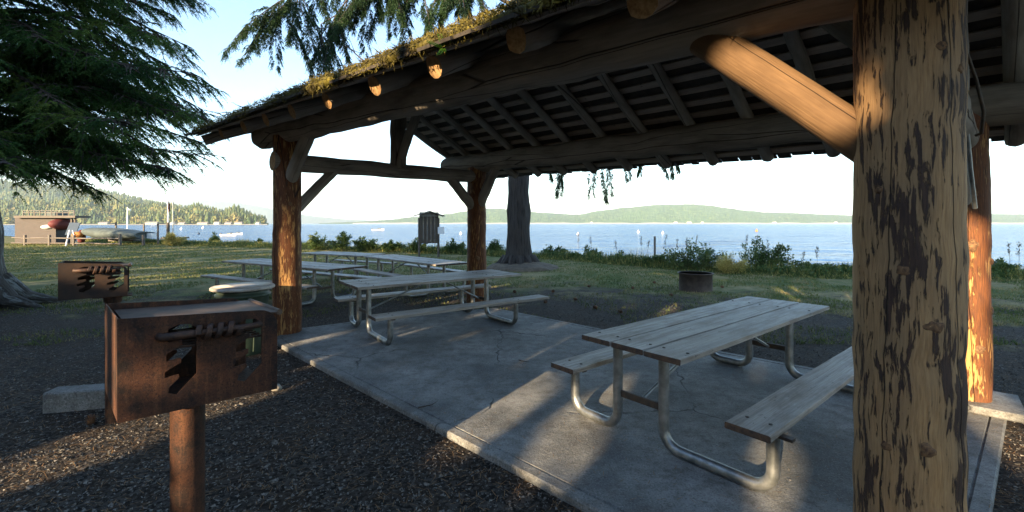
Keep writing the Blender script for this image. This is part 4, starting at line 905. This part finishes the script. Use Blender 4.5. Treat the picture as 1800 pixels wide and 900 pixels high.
# moored boats and buoys
WZ = -1.35
def boat(u, v, L, lab, person=False, cabin=False):
    Y = F*(H-WZ)/(v-HV); c = V3((u-900)/F*Y, Y, WZ); root = thing('motorboat', lab, 'boat', c, 'small boats on the water'); mb = MB(); vs = []; fs = []; nn = 10; ks = [(-.5, .30, .55), (-.3, .34, .55), (0, .35, .6), (.25, .27, .68), (.42, .12, .8), (.5, .02, .85)]
    for (t, w_, h) in ks:
        for j in range(nn): a = math.pi*j/(nn-1); vs.append(c+V3(t*L, -math.cos(a)*w_*L*.6, h*L*.22*(1-math.sin(a)*1.15)))
    for i in range(len(ks)-1):
        for j in range(nn-1): fs.append((i*nn+j, (i+1)*nn+j, (i+1)*nn+j+1, i*nn+j+1))
    fs.append(tuple(range(nn))); mb.add(vs, fs, None, 0, True); mb.box(c+V3(-.1*L, 0, .08*L), (1, 0, 0), (0, 1, 0), (0, 0, 1), .6*L, .36*L, .03*L); mb.build('hull', 'white', root)
    mb = MB(); mb.box(c+V3(.08*L, 0, .17*L), (1, 0, 0), (0, 1, 0), (0, 0, 1), .22*L, .28*L, .10*L, bev=.02*L); mb.build('windscreen', 'glass', root)
    mb = MB(); mb.box(c+V3(-.53*L, 0, .1*L), (0, 0, 1), (1, 0, 0), (0, 1, 0), .2*L, .07*L, .07*L, bev=.01*L); mb.build('outboard_motor', 'wood_dark', root)
boat(402, 415, 3.6, 'white open motorboat moored on the left, nearest the bank'); boat(417, 412.5, 3.0, 'small white dinghy just right of the nearest moored boat'); boat(665, 405.5, 5.0, 'white runabout out on the water left of the noticeboard')
boat(504, 404.5, 3.2, 'tiny boat seen between the left post and a shrub')
for u, v, mm, lab in ((1122, 409, 'white', 'white mooring buoy left of the lone wooden post'), (1165, 411, 'white', 'white mooring buoy right above the weed stalks'), (1330, 407, 'orange', 'small orange buoy over the tall shore shrub'), (810, 412, 'white', 'white buoy beside the back post of the shelter'), (1016, 413, 'white', 'white buoy right of the fir trunk'), (357, 402, 'white', 'white buoy far out beyond the jetty'), (349, 412, 'blue', 'dark navigation float near the jetty'), (319, 404, 'white', 'white buoy right behind the thin mast')):
    Y = F*(H-WZ)/(v-HV); c = V3((u-900)/F*Y, Y, WZ+Y*.0015); mb = MB(); mb.ell(c, (Y*.0028,)*3); mb.tube([c, c+V3(0, 0, Y*.005)], Y*.0006, 6); mb.build('buoy', mm, label=lab, cat='buoy', group='buoys on the water')

# ------------------------------------------------------------------ far shores
def m_forest(name, a, b_, c_, sc_):
    m, nt, b = mat(name); k = N(nt); c = k.coord('Object'); n1 = k.noise(c, sc_, 4, .7); n2 = k.noise(c, sc_*.12, 3, .6)
    col = k.ramp(n1, [(.35, a), (.52, b_), (.68, c_)]); col = k.mix(k.ramp(n2, [(.4, 0), (.65, .6)]), col, tuple(x*1.2 for x in b_)); k.l(col, b.inputs['Base Color']); b.inputs['Roughness'].default_value = .95; b.inputs['Specular IOR Level'].default_value = .05
    k.bump(b, n1, 6.0); return m
M['hill'] = m_forest('wooded_hill', (.008, .03, .006), (.05, .095, .022), (.17, .20, .06), .028)
M['mount'] = m_forest('far_mountain', (.03, .045, .04), (.05, .06, .05), (.07, .08, .06), .004)
M['beach'] = m_simple('beach', (.42, .37, .28), (.30, .27, .21), .02)
M['farleaf'] = m_leaf('far_conifer', ((.018, .045, .010), (.06, .085, .02), (.14, .13, .035)), .02, .1, .1); M['fardec'] = m_leaf('far_broadleaf', ((.10, .12, .03), (.18, .17, .05), (.28, .21, .09)), .02, .1, .1)
def hill(name, prof, Y, depth, m, bumpy, du=3, fr=1.0):
    us = np.arange(prof[0][0], prof[-1][0]+du, du); tops = np.interp(us, [p[0] for p in prof], [p[1] for p in prof]); ks = 16; vs = []
    for i, (u, vt) in enumerate(zip(us, tops)):
        for j in range(ks+1):
            t = j/ks; y = Y+depth*t; x = (u-900)/F*y; hgt = max(0, (HV-vt)*(Y+depth*.9)/F+H+1.0)
            z = -1.6+hgt*math.sin(min(1, t/.9)*math.pi/2)**1.15 if j else -2.0
            z += (bumpy*mnoise.noise((u*.05*fr, t*5, 3))+bumpy*.5*mnoise.noise((u*.4*fr, t*14, 9))+bumpy*.35*random.gauss(0, 1))*min(1, t*6)*min(1, hgt/(bumpy*6+1e-6))
            vs.append((x, y, z))
    n = ks+1; fs = [(i*n+j, (i+1)*n+j, (i+1)*n+j+1, i*n+j+1) for i in range(len(us)-1) for j in range(ks)]
    mb = MB(); mb.add(vs, fs, None, 0, False); return mb.build(name, m, kind='structure')
hill('far_hills', [(560, 392.5), (650, 389), (690, 386), (730, 381), (790, 376), (850, 367), (880, 367), (940, 373), (1000, 377), (1020, 377), (1050, 371), (1100, 365), (1160, 360), (1220, 359), (1260, 363), (1300, 369), (1340, 373), (1400, 375), (1500, 379), (1600, 378), (1700, 377), (1740, 376), (1800, 377), (2000, 376), (2400, 380)], 3600, 900, 'hill', 5.0, 1.2)
hill('mountains', [(250, 375), (300, 354), (330, 350), (380, 353), (420, 356), (470, 365), (500, 374), (540, 379), (600, 385), (660, 388), (700, 392), (760, 393)], 7000, 1200, 'mount', 8, 4)
hill('hillside', [(-400, 300), (-100, 310), (0, 325), (60, 331), (130, 336), (200, 344), (240, 354), (300, 366), (380, 378), (440, 390)], 1500, 700, 'hill', 4, 3)
hill('wooded_point', [(-400, 362), (60, 366), (250, 372), (350, 378), (440, 386), (470, 392)], 1000, 260, 'hill', 1.0, 4)
mb = MB(); us = np.arange(-300, 474, 10)
vs = []
for u in us:
    for (y, z) in ((960, -1.6), (975, -.6), (1005, .8)): vs.append(((u-900)/F*y, y, z+random.uniform(-.1, .1)))
mb.add(vs, [(i*3+j, (i+1)*3+j, (i+1)*3+j+1, i*3+j+1) for i in range(len(us)-1) for j in range(2)]); mb.build('beach', 'beach', kind='structure')
mb = MB(); us = np.arange(620, 2300, 10); vs = []
for u in us:
    for (y, z) in ((3540, -1.6), (3570, 1.5), (3640, 9+5*mnoise.noise((u*.03, 0, 0)))): vs.append(((u-900)/F*y, y, z))
mb.add(vs, [(i*3+j, (i+1)*3+j, (i+1)*3+j+1, i*3+j+1) for i in range(len(us)-1) for j in range(2)]); mb.build('far_beach', 'beach', kind='structure')
def conifers(mb, pts, hs, mi=0):
    for p, h in zip(pts, hs):
        n = 7; r = h*random.uniform(.15, .24); tiers = 5; vs = []; fs = []
        for q in range(tiers):
            z0 = h*(.08+.9*q/tiers)*1.0; z1 = min(h, z0+h*.34); rr = r*(1-q/tiers*.85)
            o = len(vs)
            for j in range(n): a = 6.28*j/n+q; w_ = random.uniform(.6, 1.3); vs.append(p+V3(math.cos(a)*rr*w_, math.sin(a)*rr*w_, z0+random.uniform(-.03, .03)*h))
            vs.append(p+V3(0, 0, z1)); fs += [(o+j, o+(j+1) % n, o+n) for j in range(n)]
        mb.add(vs, fs, None, mi)
def broad(mb, pts, hs, mi=1):
    for p, h in zip(pts, hs):
        mb.tube([p, p+V3(0, 0, h*.4)], [h*.03, h*.02], 4, cap=(False, False), mi=0)
        k = 60; d = rng.normal(0, 1, (k, 3)); d /= np.linalg.norm(d, axis=1, keepdims=True); c = p+V3(0, 0, h*.55)+d*np.array([h*.3, h*.3, h*.38])*rng.uniform(.5, 1, k)[:, None]; mb.quads(leaf_quads(c, h*.2, .8), mi)
mb = MB(); pts = []; hs = []
for i in range(3000):
    u = random.uniform(-60, 466); t = random.random()**1.3; Y = 1005+t*230; base_v = np.interp(u, [-400, 60, 250, 350, 440, 470], [362, 366, 372, 378, 386, 392]); top = (HV-base_v)*(1000+234)/F+H+1
    z = -1.2+top*math.sin(min(1, (Y-1000)/234)*math.pi/2)**1.15; taper = np.interp(u, [420, 466], [1.1, .7]); h = random.uniform(17, 37)*taper*(.8+.5*mnoise.noise((u*.03, 1, 1))); pts.append(V3((u-900)/F*Y, Y, z)); hs.append(h)
sel = [random.random() < .62 for _ in pts]
conifers(mb, [p for p, s_ in zip(pts, sel) if s_], [h for h, s_ in zip(hs, sel) if s_]); broad(mb, [p for p, s_ in zip(pts, sel) if not s_], [h*.72 for h, s_ in zip(hs, sel) if not s_])
mb.build('shore_woodland', ['farleaf', 'fardec'], kind='stuff', label='sunlit mixed woodland covering the far wooded point')
mb = MB(); pts = []; hs = []
for i in range(2600):
    u = random.uniform(-80, 430); Y = 1520+random.random()*640; vt = np.interp(u, [-400, -100, 0, 60, 130, 200, 240, 300, 380, 440], [300, 310, 325, 331, 336, 344, 354, 366, 378, 390]); hg = max(0, (HV-vt)*(1500+630)/F+H+1)
    pts.append(V3((u-900)/F*Y, Y, -1.6+hg*math.sin(min(1, (Y-1500)/630)*math.pi/2)**1.15-2)); hs.append(random.uniform(16, 30))
conifers(mb, pts, hs); mb.build('hillside_woodland', ['farleaf'], kind='stuff', label='dark conifer forest on the hill behind the point')
# shoreline houses on the wooded point
for i, (u, w_, lab) in enumerate(((180, 20, 'grey-roofed house among trees at the left end of the far beach'), (265, 26, 'largest white house on the far beach, behind the signpost'), (302, 8, 'small white house just right of the red-flagged pole'), (318, 14, 'white house right of the thin mast on the far beach'), (355, 22, 'long low white house on the middle of the far beach'), (380, 11, 'grey gabled house right of the long low white one'), (400, 14, 'white house third from the tip of the wooded point'), (418, 16, 'white house second from the tip of the wooded point'), (452, 7, 'last tiny house at the tip of the wooded point'))):
    Y = 990; c = at(u, 392, Y); c[2] = 0; W_ = w_*Y/F*.8; Hh = random.uniform(2.4, 3.6); root = thing('beach_house', lab, 'house', c, 'houses along the far beach')
    mb = MB(); mb.box(c+V3(0, 4, Hh/2), (1, 0, 0), (0, 1, 0), (0, 0, 1), W_, 8, Hh); mb.build('wall', ('housegrey', 'housecream', 'housewhite')[i % 3], root)
    mb = MB(); a, b_ = c+V3(-W_/2-.5, -.6, Hh), c+V3(W_/2+.5, -.6, Hh); mb.add([a, b_, b_+V3(-.5, 4.6, 2.6), a+V3(.5, 4.6, 2.6), a+V3(0, 9.2, 0), b_+V3(0, 9.2, 0)], [(0, 1, 2, 3), (3, 2, 5, 4), (0, 3, 4), (1, 5, 2), (0, 4, 5, 1)]); mb.build('roof', 'roofgrey', root)
    for q in range(max(1, int(W_/5))): mb = MB(); mb.box(c+V3(-W_/2+(q+.5)*W_/max(1, int(W_/5)), -.05, Hh*.5), (1, 0, 0), (0, 1, 0), (0, 0, 1), 1.8, .1, 1.4); mb.build('window', 'glass', root)
for u, w_, lab in ((1188, 9, 'pale house on the far shore behind the weed stalks'), (1212, 12, 'widest pale house on the far shore over the fire ring'), (1235, 6, 'small pale house on the far shore right of the wider one'), (1362, 9, 'pale house alone on the far shore right of the tall shrub'), (1470, 7, 'pale house on the far shore beside the near post'), (840+200, 5, 'pale speck of a house on the far shore right of the fir')):
    Y = 3600; c = at(u, 393, Y); c[2] = 4; W_ = w_*Y/F*.6; root = thing('shore_house', lab, 'house', c, 'houses on the far shore'); mb = MB(); mb.box(c+V3(0, 6, 5), (1, 0, 0), (0, 1, 0), (0, 0, 1), W_, 12, 9); mb.build('wall', 'white', root)
    mb = MB(); a, b_ = c+V3(-W_/2-1, -1, 9.5), c+V3(W_/2+1, -1, 9.5); mb.add([a, b_, b_+V3(-.5, 7, 5), a+V3(.5, 7, 5), a+V3(0, 14, 0), b_+V3(0, 14, 0)], [(0, 1, 2, 3), (3, 2, 5, 4), (0, 3, 4), (1, 5, 2), (0, 4, 5, 1)]); mb.build('roof', 'roofgrey', root)

# ------------------------------------------------------------------ haze
hz = MB(); hz.box((0, 0, 258), (1, 0, 0), (0, 1, 0), (0, 0, 1), 60000, 60000, 524)
hm = bpy.data.materials.new('haze'); hm.use_nodes = True; hn = hm.node_tree; hn.nodes.remove(hn.nodes['Principled BSDF'])
pv = hn.nodes.new('ShaderNodeVolumePrincipled'); pv.inputs['Color'].default_value = (.70, .88, 1, 1); pv.inputs['Density'].default_value = .000085
hn.links.new(pv.outputs[0], hn.nodes['Material Output'].inputs['Volume']); M['haze'] = hm
ho = hz.build('haze', 'haze', kind='stuff', label='thin pale haze over the water and far shores')
for o in bpy.data.objects:
    if '_org' in o: del o['_org']
